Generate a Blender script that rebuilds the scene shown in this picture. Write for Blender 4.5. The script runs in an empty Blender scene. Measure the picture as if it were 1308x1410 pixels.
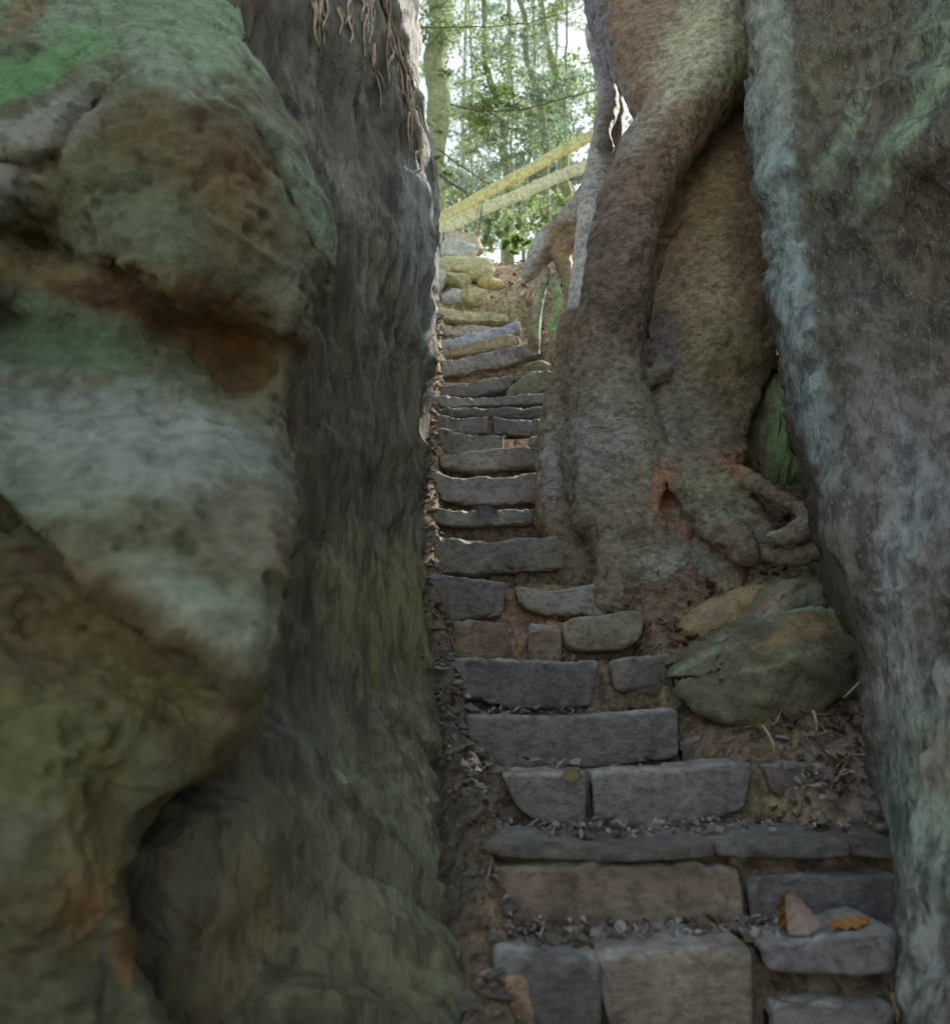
import bpy, math, random
import numpy as np
rnd = random.Random(7)
RS = np.random.RandomState(11)
sc = bpy.context.scene
COL = sc.collection
# ------------------------------------------------------------------ camera
F = 1080.0; CX = 654.0; CY = 705.0; TH = math.atan((1000 - 705) / F); CZ = 1.5
ct, st = math.cos(TH), math.sin(TH)
def P(px, py, d):
    """world point seen at photo pixel (px,py) at ground distance d in front of the camera"""
    px = np.asarray(px, float); py = np.asarray(py, float); d = np.asarray(d, float)
    X = (px - CX) / F; Y = (CY - py) / F
    fy = ct - Y * st; fz = st + Y * ct
    k = d / fy
    return np.stack(np.broadcast_arrays(X * k, d, CZ + fz * k), -1)
def proj(V):
    x, y, z = V[..., 0], V[..., 1], V[..., 2] - CZ
    w = np.maximum(y * ct + z * st, .05); v = -y * st + z * ct
    return CX + F * x / w, CY - F * v / w
cam = bpy.data.cameras.new("camera"); co = bpy.data.objects.new("camera", cam); COL.objects.link(co)
co.location = (0, 0, CZ); co.rotation_euler = (math.pi / 2 + TH, 0, 0)
cam.sensor_fit = 'HORIZONTAL'; cam.sensor_width = 36; cam.lens = 36 * F / 1308
cam.clip_start = .02; cam.clip_end = 2000
cam.dof.use_dof = True; cam.dof.focus_distance = 3.4; cam.dof.aperture_fstop = 2.9
sc.camera = co
# ------------------------------------------------------------------ noise
def _h(ix, iy, iz, s):
    n = (ix * 374761393 + iy * 668265263 + iz * 2147483647 + s * 1274126177) & 0xffffffff
    n = ((n ^ (n >> 13)) * 1274126177) & 0xffffffff
    n = ((n ^ (n >> 16)) * 2246822519) & 0xffffffff
    return ((n ^ (n >> 15)) & 0xffffff) / float(0xffffff) * 2 - 1
def noise(p, s=0):
    i = np.floor(p).astype(np.int64); f = p - i; f = f * f * f * (f * (f * 6 - 15) + 10)
    r = 0
    for a in (0, 1):
        for b in (0, 1):
            for c in (0, 1):
                w = (f[..., 0] if a else 1 - f[..., 0]) * (f[..., 1] if b else 1 - f[..., 1]) * (f[..., 2] if c else 1 - f[..., 2])
                r = r + w * _h(i[..., 0] + a, i[..., 1] + b, i[..., 2] + c, s)
    return r
def fbm(p, o=4, s=0, g=.5):
    r = 0; a = 1; t = 0
    for k in range(o):
        r = r + a * noise(p, s + k); t += a; a *= g; p = p * 2.03 + 11.7
    return r / t
def ridged(p, o=3, s=0):
    r = 0; a = 1; t = 0
    for k in range(o):
        r = r + a * (1 - 2 * np.abs(noise(p, s + k))); t += a; a *= .5; p = p * 2.1 + 5.1
    return r / t
def interp(pts, x):
    pts = sorted(pts); xs = np.array([q[0] for q in pts], float); ys = np.array([q[1] for q in pts], float)
    return np.interp(x, xs, ys)
def smooth1(y, n):
    k = np.ones(2 * n + 1); k = np.convolve(k, k); k /= k.sum(); m = len(k) // 2
    return np.convolve(np.pad(y, m, mode='edge'), k, 'valid')
def rbf(ctrl, px, py):
    c = np.array(ctrl, float); X = c[:, :2] / 300.; n = len(c)
    K = np.linalg.norm(X[:, None] - X[None], axis=-1)
    A = np.zeros((n + 3, n + 3)); A[:n, :n] = K + np.eye(n) * -.02; A[:n, n] = 1; A[n, :n] = 1
    A[:n, n + 1:] = X; A[n + 1:, :n] = X.T
    w = np.linalg.solve(A, np.concatenate([c[:, 2], [0, 0, 0]]))
    q = np.stack([px, py], -1) / 300.
    r = w[n] + q @ w[n + 1:]
    for i in range(n): r = r + w[i] * np.sqrt(((q - X[i]) ** 2).sum(-1) + .004)
    return r
# ------------------------------------------------------------------ objects
ALB = 2.8
def lin(c):
    l = [(((v / 255.) + .055) / 1.055) ** 2.4 * ALB for v in c]; g = l[0] * .3 + l[1] * .55 + l[2] * .15
    if l[0] > l[1]: l[1] += .05 * (l[0] - l[1])
    return tuple(min(.7, g + (v - g) * .72) for v in l)
def mesh(name, V, Fs, mat, parent=None, col=None, smooth=True):
    me = bpy.data.meshes.new(name)
    V = np.asarray(V, float).reshape(-1, 3)
    me.from_pydata(V.tolist(), [], Fs if isinstance(Fs, list) else Fs.tolist()); me.update()
    if smooth: me.polygons.foreach_set('use_smooth', np.ones(len(me.polygons), bool))
    if col is not None:
        at = me.color_attributes.new('Col', 'FLOAT_COLOR', 'POINT')
        c = np.ones((len(V), 4), np.float32); c[:, :3] = np.clip(np.asarray(col).reshape(-1, 3) if np.ndim(col) > 1 else np.array(col), 0, 1)
        at.data.foreach_set('color', c.ravel())
    me.materials.append(mat)
    o = bpy.data.objects.new(name, me); COL.objects.link(o)
    if parent is not None: o.parent = parent
    return o
def tag(o, label=None, cat=None, group=None, kind=None):
    for k, v in (('label', label), ('category', cat), ('group', group), ('kind', kind)):
        if v: o[k] = v
    return o
def empty(name, loc, label, cat, group=None):
    o = bpy.data.objects.new(name, None); COL.objects.link(o); o.location = loc; o.empty_display_size = .1
    return tag(o, label, cat, group)
def child(name, V, Fs, mat, parent, col=None, smooth=True):
    V = np.asarray(V, float).reshape(-1, 3) - np.array(parent.location)
    return mesh(name, V, Fs, mat, parent, col, smooth)
def gridfaces(nr, nc, wrap=False, base=0):
    r = np.arange(nr - 1)[:, None]; c = np.arange(nc if wrap else nc - 1)[None]
    c2 = (c + 1) % nc
    f = np.stack(np.broadcast_arrays(r * nc + c, r * nc + c2, (r + 1) * nc + c2, (r + 1) * nc + c), -1).reshape(-1, 4) + base
    return f
# ------------------------------------------------------------------ materials
def mat_surface(name, rough=.8, bump=1.0, scale=1.0, var=.45, stretch=(1, 1, 1), spec=.35, pits=.5, speck=0.0, base=None, dist=.02, wrinkle=.12, mottle=.3):
    m = bpy.data.materials.new(name); m.use_nodes = True; nt = m.node_tree; N = nt.nodes; L = nt.links
    b = N['Principled BSDF']; b.inputs['Specular IOR Level'].default_value = spec
    tc = N.new('ShaderNodeTexCoord'); mp = N.new('ShaderNodeMapping'); mp.inputs['Scale'].default_value = stretch
    geo = N.new('ShaderNodeNewGeometry'); L.new(geo.outputs['Position'], mp.inputs['Vector'])
    def nz(s, det=6, r=.6, dis=0.):
        n = N.new('ShaderNodeTexNoise'); n.inputs['Scale'].default_value = s * scale; n.inputs['Detail'].default_value = det
        n.inputs['Roughness'].default_value = r; n.inputs['Distortion'].default_value = dis; L.new(mp.outputs[0], n.inputs['Vector']); return n
    def mth(op, a, bb, c=None):
        x = N.new('ShaderNodeMath'); x.operation = op
        for i, v in enumerate((a, bb, c)):
            if v is None: continue
            if isinstance(v, (int, float)): x.inputs[i].default_value = v
            else: L.new(v, x.inputs[i])
        return x.outputs[0]
    if base is None:
        at = N.new('ShaderNodeAttribute'); at.attribute_name = 'Col'; csrc = at.outputs['Color']
    else:
        rg = N.new('ShaderNodeRGB'); rg.outputs[0].default_value = (*base, 1); csrc = rg.outputs[0]
    n1 = nz(5, 7, .62, .4); n2 = nz(34, 8, .7, .2); n3 = nz(160, 5, .7)
    vo = N.new('ShaderNodeTexVoronoi'); vo.inputs['Scale'].default_value = 55 * scale; L.new(mp.outputs[0], vo.inputs['Vector'])
    # colour variation
    f = mth('MULTIPLY_ADD', n1.outputs[0], var * 2.6, 1 - var * 1.3)
    f2 = mth('MULTIPLY_ADD', n2.outputs[0], var * 3.0, 1 - var * 1.5)
    ff = mth('MAXIMUM', mth('MULTIPLY', f, f2), .15)
    mx = N.new('ShaderNodeMix'); mx.data_type = 'RGBA'; mx.blend_type = 'MULTIPLY'; mx.inputs[0].default_value = 1
    L.new(csrc, mx.inputs[6]); cc = N.new('ShaderNodeCombineColor')
    for i in range(3): L.new(ff, cc.inputs[i])
    L.new(cc.outputs[0], mx.inputs[7]); out = mx.outputs[2]
    hs = N.new('ShaderNodeHueSaturation'); hs.inputs['Saturation'].default_value = .95; L.new(out, hs.inputs['Color'])
    L.new(mth('MULTIPLY_ADD', nz(11, 4, .6).outputs[0], .036, .482), hs.inputs['Hue']); out = hs.outputs[0]
    nm = nz(21, 10, .74, 0.); sm = N.new('ShaderNodeMapRange'); sm.interpolation_type = 'SMOOTHSTEP'; L.new(nm.outputs[0], sm.inputs[0])
    sm.inputs[1].default_value = .40; sm.inputs[2].default_value = .56; sm.inputs[3].default_value = 1 - mottle; sm.inputs[4].default_value = 1 + mottle * .5
    m4 = N.new('ShaderNodeMix'); m4.data_type = 'RGBA'; m4.blend_type = 'MULTIPLY'; m4.inputs[0].default_value = 1; L.new(out, m4.inputs[6])
    c4 = N.new('ShaderNodeCombineColor'); [L.new(sm.outputs[0], c4.inputs[i]) for i in range(3)]; L.new(c4.outputs[0], m4.inputs[7]); out = m4.outputs[2]
    if mottle > .5:
        mk = N.new('ShaderNodeMapRange'); L.new(nz(2.3, 3, .6).outputs[0], mk.inputs[0]); mk.inputs[1].default_value = .36; mk.inputs[2].default_value = .62; mk.inputs[3].default_value = .5; L.new(mk.outputs[0], m4.inputs[0])
    if speck > 0:
        cr = mth('GREATER_THAN', nz(75, 3, .75).outputs[0], .69 - speck * .05)
        m3 = N.new('ShaderNodeMix'); m3.data_type = 'RGBA'; L.new(mth('MULTIPLY', cr, .55), m3.inputs[0]); L.new(out, m3.inputs[6]); m3.inputs[7].default_value = (.42, .43, .38, 1); out = m3.outputs[2]
    L.new(out, b.inputs['Base Color'])
    L.new(mth('MULTIPLY_ADD', n2.outputs[0], .35, rough - .17), b.inputs['Roughness'])
    h = mth('ADD', mth('MULTIPLY', n1.outputs[0], 1.2), mth('MULTIPLY', n2.outputs[0], .55))
    h = mth('ADD', h, mth('MULTIPLY', nm.outputs[0], .35)); h = mth('ADD', h, mth('MULTIPLY', n3.outputs[0], .16))
    h = mth('ADD', h, mth('MULTIPLY', mth('MINIMUM', vo.outputs['Distance'], .35), pits * .5))
    n4 = nz(17, 5, .6, .15); wr = mth('MINIMUM', mth('ABSOLUTE', mth('SUBTRACT', n4.outputs[0], .5), None), .06)
    h = mth('ADD', h, mth('MULTIPLY', wr, wrinkle * 8)); h = mth('ADD', h, mth('MULTIPLY', nz(75, 6, .7).outputs[0], .2))
    bp = N.new('ShaderNodeBump'); bp.inputs['Strength'].default_value = min(1, bump); bp.inputs['Distance'].default_value = dist * max(1, bump) / scale
    L.new(h, bp.inputs['Height']); L.new(bp.outputs[0], b.inputs['Normal'])
    return m
def mat_leaf(name, c, c2, trans=.5, rough=.55):
    m = bpy.data.materials.new(name); m.use_nodes = True; nt = m.node_tree; N = nt.nodes; L = nt.links
    b = N['Principled BSDF']; b.inputs['Roughness'].default_value = rough
    geo = N.new('ShaderNodeNewGeometry'); mx = N.new('ShaderNodeMix'); mx.data_type = 'RGBA'
    mx.inputs[6].default_value = (*c, 1); mx.inputs[7].default_value = (*c2, 1); L.new(geo.outputs['Random Per Island'], mx.inputs[0])
    L.new(mx.outputs[2], b.inputs['Base Color'])
    tr = N.new('ShaderNodeBsdfTranslucent'); L.new(mx.outputs[2], tr.inputs['Color'])
    ms = N.new('ShaderNodeMixShader'); ms.inputs[0].default_value = trans
    L.new(b.outputs[0], ms.inputs[1]); L.new(tr.outputs[0], ms.inputs[2]); L.new(ms.outputs[0], N['Material Output'].inputs['Surface'])
    return m
M_rock = mat_surface('sandstone', .82, 1.0, .9, .34, (1, 1, 1.0), dist=.025, mottle=.22)
M_wall = mat_surface('dark_streaked_rock', .62, 1.0, .8, .36, (1, 1, .22), spec=.5, dist=.04, wrinkle=.2, mottle=.4)
M_right = mat_surface('lichened_rock', .68, 1.0, 1.0, .42, (1, 1, .40), spec=.5, speck=1.6, dist=.038, mottle=.62, wrinkle=.3)
M_step = mat_surface('step_stone', .50, 1.0, 1.3, .30, (1, 1, 1.6), spec=.6, dist=.02, wrinkle=.12, mottle=.3)
M_soil = mat_surface('packed_soil', .9, 1.0, 1.3, .5, dist=.035, mottle=.5)
M_bark = mat_surface('old_bark', .58, 1.0, 1.15, .40, (1, 1, 1.5), spec=.5, pits=1.8, dist=.017, mottle=.36, wrinkle=.4)
M_wood = mat_surface('weathered_rail_wood', .7, .6, 1.2, .25, (1, 1, 1))
M_green_bark = mat_surface('mossy_bark', .85, 1, .7, .35)
# ------------------------------------------------------------------ colour blobs
def blobcol(px, py, W, base, blobs, seed=0, warp=26):
    """base colour with soft patches (px,py,rx,ry,angle,colour,strength)"""
    n1 = fbm(W * 5.0, 4, 50 + seed) * warp; n2 = fbm(W * 5.0 + 31, 4, 70 + seed) * warp
    x = px + n1; y = py + n2
    C = np.broadcast_to(np.array(lin(base)), W.shape).copy()
    br = fbm(W * 17, 4, 300 + seed, .65) * 1.5 + fbm(W * 60, 2, 310 + seed) * .6
    for (bx, by, rx, ry, an, c, s) in blobs:
        a = math.radians(an); dx = x - bx; dy = y - by
        u = (dx * math.cos(a) + dy * math.sin(a)) / rx; v = (-dx * math.sin(a) + dy * math.cos(a)) / ry
        w = np.clip(1.25 - np.sqrt(u * u + v * v), 0, 1) ; w = np.clip(w * 1.35 + br * .55 * np.clip(w * 3, 0, 1), 0, 1); w = w * w * (3 - 2 * w) * s
        C = C * (1 - w[..., None]) + np.array(lin(c)) * w[..., None]
    return C
# ------------------------------------------------------------------ big rock reliefs
def gridnormals(V):
    du = np.gradient(V, axis=1); dv = np.gradient(V, axis=0)
    n = np.cross(du, dv); n /= np.linalg.norm(n, axis=-1, keepdims=True) + 1e-9
    return n
def catm(pts, n):
    pts = np.array(pts, float); out = []
    for i in range(len(pts) - 1):
        for k in range(n): out.append(pts[i] + (pts[i + 1] - pts[i]) * k / n)
    out.append(pts[-1]); return np.array(out)
def rockface(name, edge, px_far, ctrl, front, back, cap, rpx, rd, disp, colf, mat, py0=-190, py1=1750, nr=330, nc=190, esm=3, eno=4, lips=()):
    py = np.linspace(py0, py1, nr); e = smooth1(interp(edge, py), esm)
    e = e + eno * fbm(np.stack([py / 60., py * 0, py * 0], -1), 3, 5)
    s = 1 - (1 - np.linspace(0, 1, nc)) ** 1.25
    px = px_far + (e[:, None] - px_far) * s[None]; PY = np.broadcast_to(py[:, None], px.shape)
    d = rbf(ctrl, px, PY)
    for lp, amt, wd, fall in lips:
        yl = smooth1(np.interp(np.linspace(-500, 1800, 600), [q[0] for q in lp], [q[1] for q in lp]), 4); yl = np.interp(px, np.linspace(-500, 1800, 600), yl)
        yl = yl + 14 * fbm(np.stack([px / 45., px * 0, px * 0 + amt * 50], -1), 3, 91); u = PY - yl; s_ = np.clip(u / wd * .5 + .5, 0, 1); s_ = s_ * s_ * (3 - 2 * s_)
        d = d + amt * s_ * np.exp(-np.maximum(u, 0) / fall) - amt * .35 * (1 - s_) * np.exp(np.minimum(u, 0) / 40.)
    t = np.clip(1 - np.abs(px - e[:, None]) / rpx, 0, 1); d = d + rd * (1 - np.sqrt(1 - t * t * .999))
    d = np.maximum(d, .35)
    V = P(px, PY, d)
    blocks = []
    fr = catm(front, 10)                                    # plan points, from afar to the first column
    a = V[:, :1]; nf = len(fr) + 6
    q = np.concatenate([np.broadcast_to(fr[None], (nr, len(fr), 2)), a[:, :, :2]], 1)
    L0 = [q[:, i] for i in range(len(fr))] + [fr[-1] * (1 - k / 6.) + a[:, 0, :2] * (k / 6.) for k in range(1, 6)]
    L0 = np.stack(L0, 1)
    blocks.append(np.concatenate([L0, np.broadcast_to(a[:, :, 2:], (nr, L0.shape[1], 1))], -1))
    blocks.append(V)
    b = V[:, -1:]; bk = catm(back, 12)
    L1 = np.stack([b[:, 0, :2] * (1 - k / 12.) + bk[0] * (k / 12.) for k in range(1, 12)] + [np.broadcast_to(bk[i], (nr, 2)) for i in range(len(bk))], 1)
    zb = np.minimum(b[:, :, 2:], 9)
    blocks.append(np.concatenate([L1, np.broadcast_to(zb, (nr, L1.shape[1], 1))], -1))
    G = np.concatenate(blocks, 1)
    n = gridnormals(G)
    side = 1 if px_far < e.mean() else -1
    n = n * -side
    ref = G - np.array([cap[0], cap[1], 2]); ref[..., 2] = 0
    sgn = np.sign((n * ref).sum(-1).mean()); n = n * sgn
    G0 = G.copy(); G = G + n * disp(G)[..., None]
    # cap rows
    top = G[:1]; rows = [G]
    for k in (.08, .25, .5, .75, 1.0):
        r = top.copy(); r[..., :2] = top[..., :2] * (1 - k) + np.array(cap[:2]) * k; r[..., 2] = top[..., 2] * (1 - k) + cap[2] * k + .1 * k
        rows.insert(0, r)
    A = np.concatenate(rows, 0)
    qx, qy = proj(A); C = colf(qx, qy, A)
    o = mesh(name, A, gridfaces(A.shape[0], A.shape[1]), mat, col=C)
    return o
# --- near left boulder with ledges
E1 = [(-330, 230), (-100, 285), (0, 318), (60, 338), (133, 381), (183, 413), (257, 440), (330, 458), (400, 448), (440, 428), (476, 424), (520, 414), (556, 400), (600, 394), (652, 398), (703, 414), (748, 414), (819, 384), (880, 376), (940, 366), (991, 348), (1040, 318), (1066, 296), (1095, 246), (1120, 212), (1160, 190), (1253, 186), (1300, 196), (1344, 214), (1410, 250), (1700, 300)]
C1 = [(-300, -300, 1.9), (0, -300, 2.1), (300, -300, 2.3), (-300, 50, 1.5), (0, 0, 1.75), (150, 0, 1.8), (300, 0, 1.9), (0, 60, 1.55), (30, 130, 1.42), (120, 110, 1.36), (230, 90, 1.32), (320, 120, 1.36), (380, 200, 1.42), (420, 300, 1.5),
      (60, 190, 1.3), (140, 150, 1.33), (230, 130, 1.27), (330, 200, 1.33), (230, 260, 1.30), (120, 280, 1.30), (350, 300, 1.36), (0, 250, 1.28), (-200, 300, 1.1), (250, 350, 1.27), (380, 380, 1.42),
      (50, 325, 1.52), (95, 338, 1.44), (0, 350, 1.3), (150, 360, 1.28), (250, 400, 1.30), (400, 430, 1.42), (0, 400, 1.34), (120, 410, 1.41), (230, 450, 1.52), (330, 470, 1.55), (400, 480, 1.47), (330, 530, 1.60), (60, 425, 1.36),
      (0, 450, 1.48), (100, 460, 1.47), (220, 500, 1.40), (330, 560, 1.38), (0, 560, 1.25), (150, 580, 1.22), (300, 620, 1.24), (380, 680, 1.28), (0, 660, 1.10), (100, 700, 1.08), (250, 740, 1.10), (370, 760, 1.17),
      (-300, 600, .95), (0, 730, 1.06), (100, 800, 1.04), (180, 840, 1.04), (270, 890, 1.05), (340, 920, 1.09), (0, 800, 1.17), (60, 850, 1.21), (150, 900, 1.22), (240, 945, 1.21), (300, 975, 1.20), (330, 950, 1.09), (0, 950, 1.10), (130, 1000, 1.10), (230, 1040, 1.15), (280, 1050, 1.22), (150, 1070, 1.18),
      (0, 1080, 1.10), (90, 1120, 1.10), (130, 1200, 1.14), (0, 1250, 1.10), (60, 1240, 1.06), (150, 1280, 1.2), (0, 1410, 1.12), (100, 1400, 1.12), (200, 1400, 1.22), (0, 1700, 1.1), (250, 1700, 1.2), (-300, 1000, .95), (-300, 1500, .95)]
def disp1(G):
    a = fbm(G * 4.5, 5, 1) * .035; b = ridged(G * np.array([5, 5, 19.]) + fbm(G * 3, 2, 12)[..., None] * 1.2, 3, 9) * .013 - np.maximum(fbm(G * 20, 3, 14) - .28, 0) * .05
    return a + b + fbm(G * 26, 3, 4) * .004
GR = (110, 128, 106)
def col1(x, y, W):
    return np.array([.53, .56, .50]) * blobcol(x, y, W, (104, 102, 78), [
        (150, -60, 420, 170, 8, (112, 142, 108), 1), (60, 95, 130, 28, -22, (80, 170, 70), .95), (40, 90, 60, 24, -20, (60, 200, 60), .8), (30, 20, 60, 24, -35, (132, 100, 70), .8), (110, 5, 70, 20, -30, (128, 140, 120), .7),
        (60, 190, 110, 60, -30, (150, 158, 150), .9), (300, 150, 190, 34, 35, (122, 152, 122), 1), (420, 270, 120, 22, 62, (120, 145, 122), 1), (370, 60, 30, 90, -20, (110, 130, 110), .8),
        (230, 230, 150, 110, 0, (106, 88, 56), .9), (300, 180, 90, 50, 30, (96, 74, 50), .8), (330, 260, 60, 70, 30, (120, 84, 48), .75), (110, 240, 60, 60, 0, (104, 104, 66), .8), (210, 300, 90, 70, 10, (96, 106, 78), .85), (350, 320, 70, 60, 0, (112, 94, 60), .7),
        (60, 370, 170, 26, 12, (138, 110, 62), .9), (260, 430, 170, 50, 22, (112, 78, 42), .95), (330, 500, 60, 60, 40, (120, 84, 38), .9), (150, 400, 80, 20, 10, (96, 62, 38), .8), (410, 430, 60, 60, 0, (100, 92, 76), .7),
        (70, 470, 160, 56, 8, (88, 112, 80), .95), (160, 600, 250, 90, 12, (130, 146, 134), .95), (250, 590, 150, 36, 16, (140, 156, 152), .8), (340, 640, 80, 40, 10, (120, 128, 120), .7), (60, 660, 120, 50, 10, (126, 144, 126), .7), (350, 740, 70, 70, 0, (128, 110, 96), .7), (300, 850, 140, 50, 28, (130, 136, 124), .85),
        (80, 880, 210, 110, 20, (118, 96, 58), .95), (110, 800, 110, 18, 32, (98, 74, 50), .8), (240, 960, 120, 50, 15, (114, 104, 58), .8), (60, 1030, 150, 80, 0, (112, 108, 58), .9), (270, 1020, 60, 40, 0, (104, 88, 50), .8), (330, 960, 50, 60, 0, (112, 100, 84), .7),
        (120, 1190, 60, 130, 8, (120, 108, 54), .9), (110, 1240, 45, 60, 0, (158, 96, 52), .9), (180, 1310, 24, 60, 0, (160, 96, 44), .85), (40, 1290, 80, 120, 0, (98, 88, 54), .8), (70, 1400, 140, 60, 0, (86, 90, 62), .8), (210, 1400, 50, 60, 0, (100, 104, 78), .8)], 1, 22)
o = rockface('boulder', E1, -420, C1, [(-2.6, 2.6), (-2.4, 1.6), (-1.5, .9)], [(-1.0, 2.0), (-1.8, 2.6), (-2.6, 2.6)], (-1.6, 1.9, 4.2), 42, .20, disp1, col1, M_rock, nr=420, nc=240, esm=2, eno=3, lips=[([(-500, 600), (0, 695), (100, 795), (180, 850), (260, 890), (370, 965), (600, 1000)], .075, 16, 150), ([(-500, 300), (0, 318), (40, 312), (110, 345), (200, 395), (300, 440), (400, 470), (600, 500)], .045, 14, 60), ([(-500, 220), (60, 215), (110, 150), (170, 105), (240, 98), (310, 120), (370, 190), (430, 330), (600, 700)], .03, 12, 160)])
tag(o, 'large blurred foreground boulder at left, brown sandstone ledges with green moss on its top', 'boulder')
# --- dark left wall
E2 = [(-330, 515), (-100, 528), (0, 540), (60, 556), (120, 570), (180, 580), (260, 592), (310, 596), (400, 594), (460, 588), (520, 583), (600, 576), (700, 572), (760, 570), (830, 576), (900, 584), (960, 592), (1040, 612), (1100, 628), (1160, 642), (1230, 656), (1300, 662), (1410, 670), (1800, 716)]
C2 = [(60, 200, 2.3), (60, 450, 2.3), (60, 700, 2.2), (60, 900, 2.0), (200, 350, 2.2), (220, 550, 2.15), (220, 750, 2.05), (200, 950, 1.8), (310, 500, 2.0), (150, -300, 2.1), (300, -300, 2.2), (420, -300, 2.6), (540, -300, 3.1), (150, 0, 1.95), (320, 0, 1.9), (360, 80, 2.05), (420, 0, 2.2), (455, 60, 2.25), (500, 0, 2.6), (560, 0, 2.9), (450, 200, 2.25), (400, 260, 1.85), (520, 200, 2.6), (590, 200, 3.0), (480, 380, 2.25), (410, 480, 1.85), (440, 560, 1.95), (530, 450, 2.6), (590, 450, 3.0),
      (400, 700, 1.72), (470, 700, 2.15), (530, 700, 2.55), (570, 700, 3.0), (350, 900, 1.65), (420, 900, 1.82), (480, 850, 2.1), (520, 900, 2.25), (580, 900, 2.7), (300, 1060, 1.55), (420, 1060, 1.68), (500, 1050, 2.0), (560, 1060, 2.1), (600, 1060, 2.35),
      (200, 1100, 1.42), (200, 1300, 1.33), (300, 1230, 1.38), (290, 1330, 1.42), (310, 1300, 1.43), (420, 1250, 1.55), (540, 1250, 1.68), (620, 1250, 1.9), (250, 1410, 1.45), (400, 1410, 1.42), (530, 1410, 1.48), (645, 1410, 1.6), (150, 1750, 1.3), (450, 1750, 1.3), (680, 1750, 1.45)]
def disp2(G):
    w = np.clip((CZ + .9 - G[..., 2]) / 1.2, 0, 1)
    q = G.copy(); q[..., 1] = q[..., 1] + .45 * np.clip(G[..., 2] - CZ + .2, -1, .6) * w; 
    a = ridged(q * np.array([3., 7., 1.1]) + fbm(G * 2, 2, 3)[..., None] * .5, 3, 20) * .060
    return a + fbm(G * 3.0, 4, 21) * .05 + ridged(q * np.array([9, 24., 2.0]), 3, 23) * .020 * np.clip((G[..., 2] - CZ - .1) / .8, .25, 1) + fbm(G * 22, 3, 25) * .004
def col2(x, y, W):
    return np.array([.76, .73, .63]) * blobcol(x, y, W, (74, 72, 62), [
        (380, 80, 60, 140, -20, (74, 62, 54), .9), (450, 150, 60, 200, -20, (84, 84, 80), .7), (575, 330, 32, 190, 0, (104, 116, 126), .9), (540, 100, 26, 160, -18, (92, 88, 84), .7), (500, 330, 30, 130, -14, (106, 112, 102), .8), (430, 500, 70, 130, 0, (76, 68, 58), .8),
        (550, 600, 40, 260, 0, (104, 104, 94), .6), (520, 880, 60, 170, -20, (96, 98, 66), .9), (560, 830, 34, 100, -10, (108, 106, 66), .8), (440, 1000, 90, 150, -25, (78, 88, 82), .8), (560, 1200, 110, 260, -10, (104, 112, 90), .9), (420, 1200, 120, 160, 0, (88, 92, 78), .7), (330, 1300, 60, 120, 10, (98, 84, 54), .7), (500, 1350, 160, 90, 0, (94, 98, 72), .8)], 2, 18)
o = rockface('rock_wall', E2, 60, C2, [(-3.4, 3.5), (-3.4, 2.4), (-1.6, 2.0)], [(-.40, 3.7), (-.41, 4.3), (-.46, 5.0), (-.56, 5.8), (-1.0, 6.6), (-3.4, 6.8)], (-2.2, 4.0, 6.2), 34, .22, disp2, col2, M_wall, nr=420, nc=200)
tag(o, 'dark fluted rock wall left of the stone steps, rising behind the mossy boulder', 'rock wall')
# --- right rock
E3 = [(-330, 1015), (-60, 1030), (0, 1034), (60, 1040), (100, 1044), (135, 1036), (200, 1043), (260, 1052), (340, 1064), (440, 1084), (540, 1106), (640, 1126), (720, 1138), (800, 1154), (860, 1176), (920, 1196), (1000, 1211), (1060, 1214), (1130, 1228), (1200, 1236), (1250, 1243), (1290, 1240), (1335, 1222), (1370, 1224), (1410, 1246), (1750, 1260)]
C3 = [(1030, -300, 2.7), (1200, -300, 2.5), (1500, -300, 2.1), (1040, 0, 2.45), (1090, 0, 2.5), (1150, 0, 2.45), (1250, 0, 2.25), (1308, 0, 2.1), (1060, 130, 2.3), (1110, 130, 2.36), (1180, 150, 2.3), (1250, 120, 2.1), (1308, 130, 1.95), (1120, 260, 2.25), (1170, 250, 2.15), (1210, 280, 2.05), (1260, 220, 1.98), (1308, 160, 1.88), (1240, 330, 2.12), (1290, 260, 2.05), (1308, 330, 2.02),
      (1100, 400, 2.15), (1150, 400, 2.15), (1190, 430, 2.08), (1230, 430, 2.1), (1308, 450, 1.95), (1130, 600, 2.05), (1180, 600, 2.0), (1250, 600, 1.92), (1308, 600, 1.8), (1160, 800, 1.95), (1220, 800, 1.85), (1308, 800, 1.68), (1230, 950, 1.82), (1308, 930, 1.62), (1215, 1010, 1.86), (1240, 1050, 1.70), (1308, 1050, 1.52), (1250, 1200, 1.66), (1308, 1200, 1.48), (1250, 1300, 1.62), (1308, 1350, 1.45), (1260, 1750, 1.4), (1500, 300, 1.7), (1500, 700, 1.45), (1500, 1100, 1.25), (1500, 1500, 1.15), (1700, 0, 1.6), (1700, 700, 1.2), (1700, 1500, 1.0)]
def disp3(G):
    q = G.copy(); q[..., 0] += G[..., 2] * .35
    return ridged(q * np.array([6., 6., 1.6]) + fbm(G * 3, 2, 33)[..., None] * .6, 3, 30) * .038 + ridged(q * np.array([20., 20., 4.]), 2, 37) * .008 + fbm(G * 5, 5, 31) * .032 + ridged(np.stack([(G[..., 1] * .9 - G[..., 2] * .75) * 5.5 + fbm(G * 2.5, 3, 38) * 1.3, G[..., 0] * 0, (G[..., 2] + G[..., 1]) * .8], -1), 2, 36) * .035 * np.clip((G[..., 2] - CZ - .5) / .5, 0, 1) + fbm(G * 28, 3, 35) * .005
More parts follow.
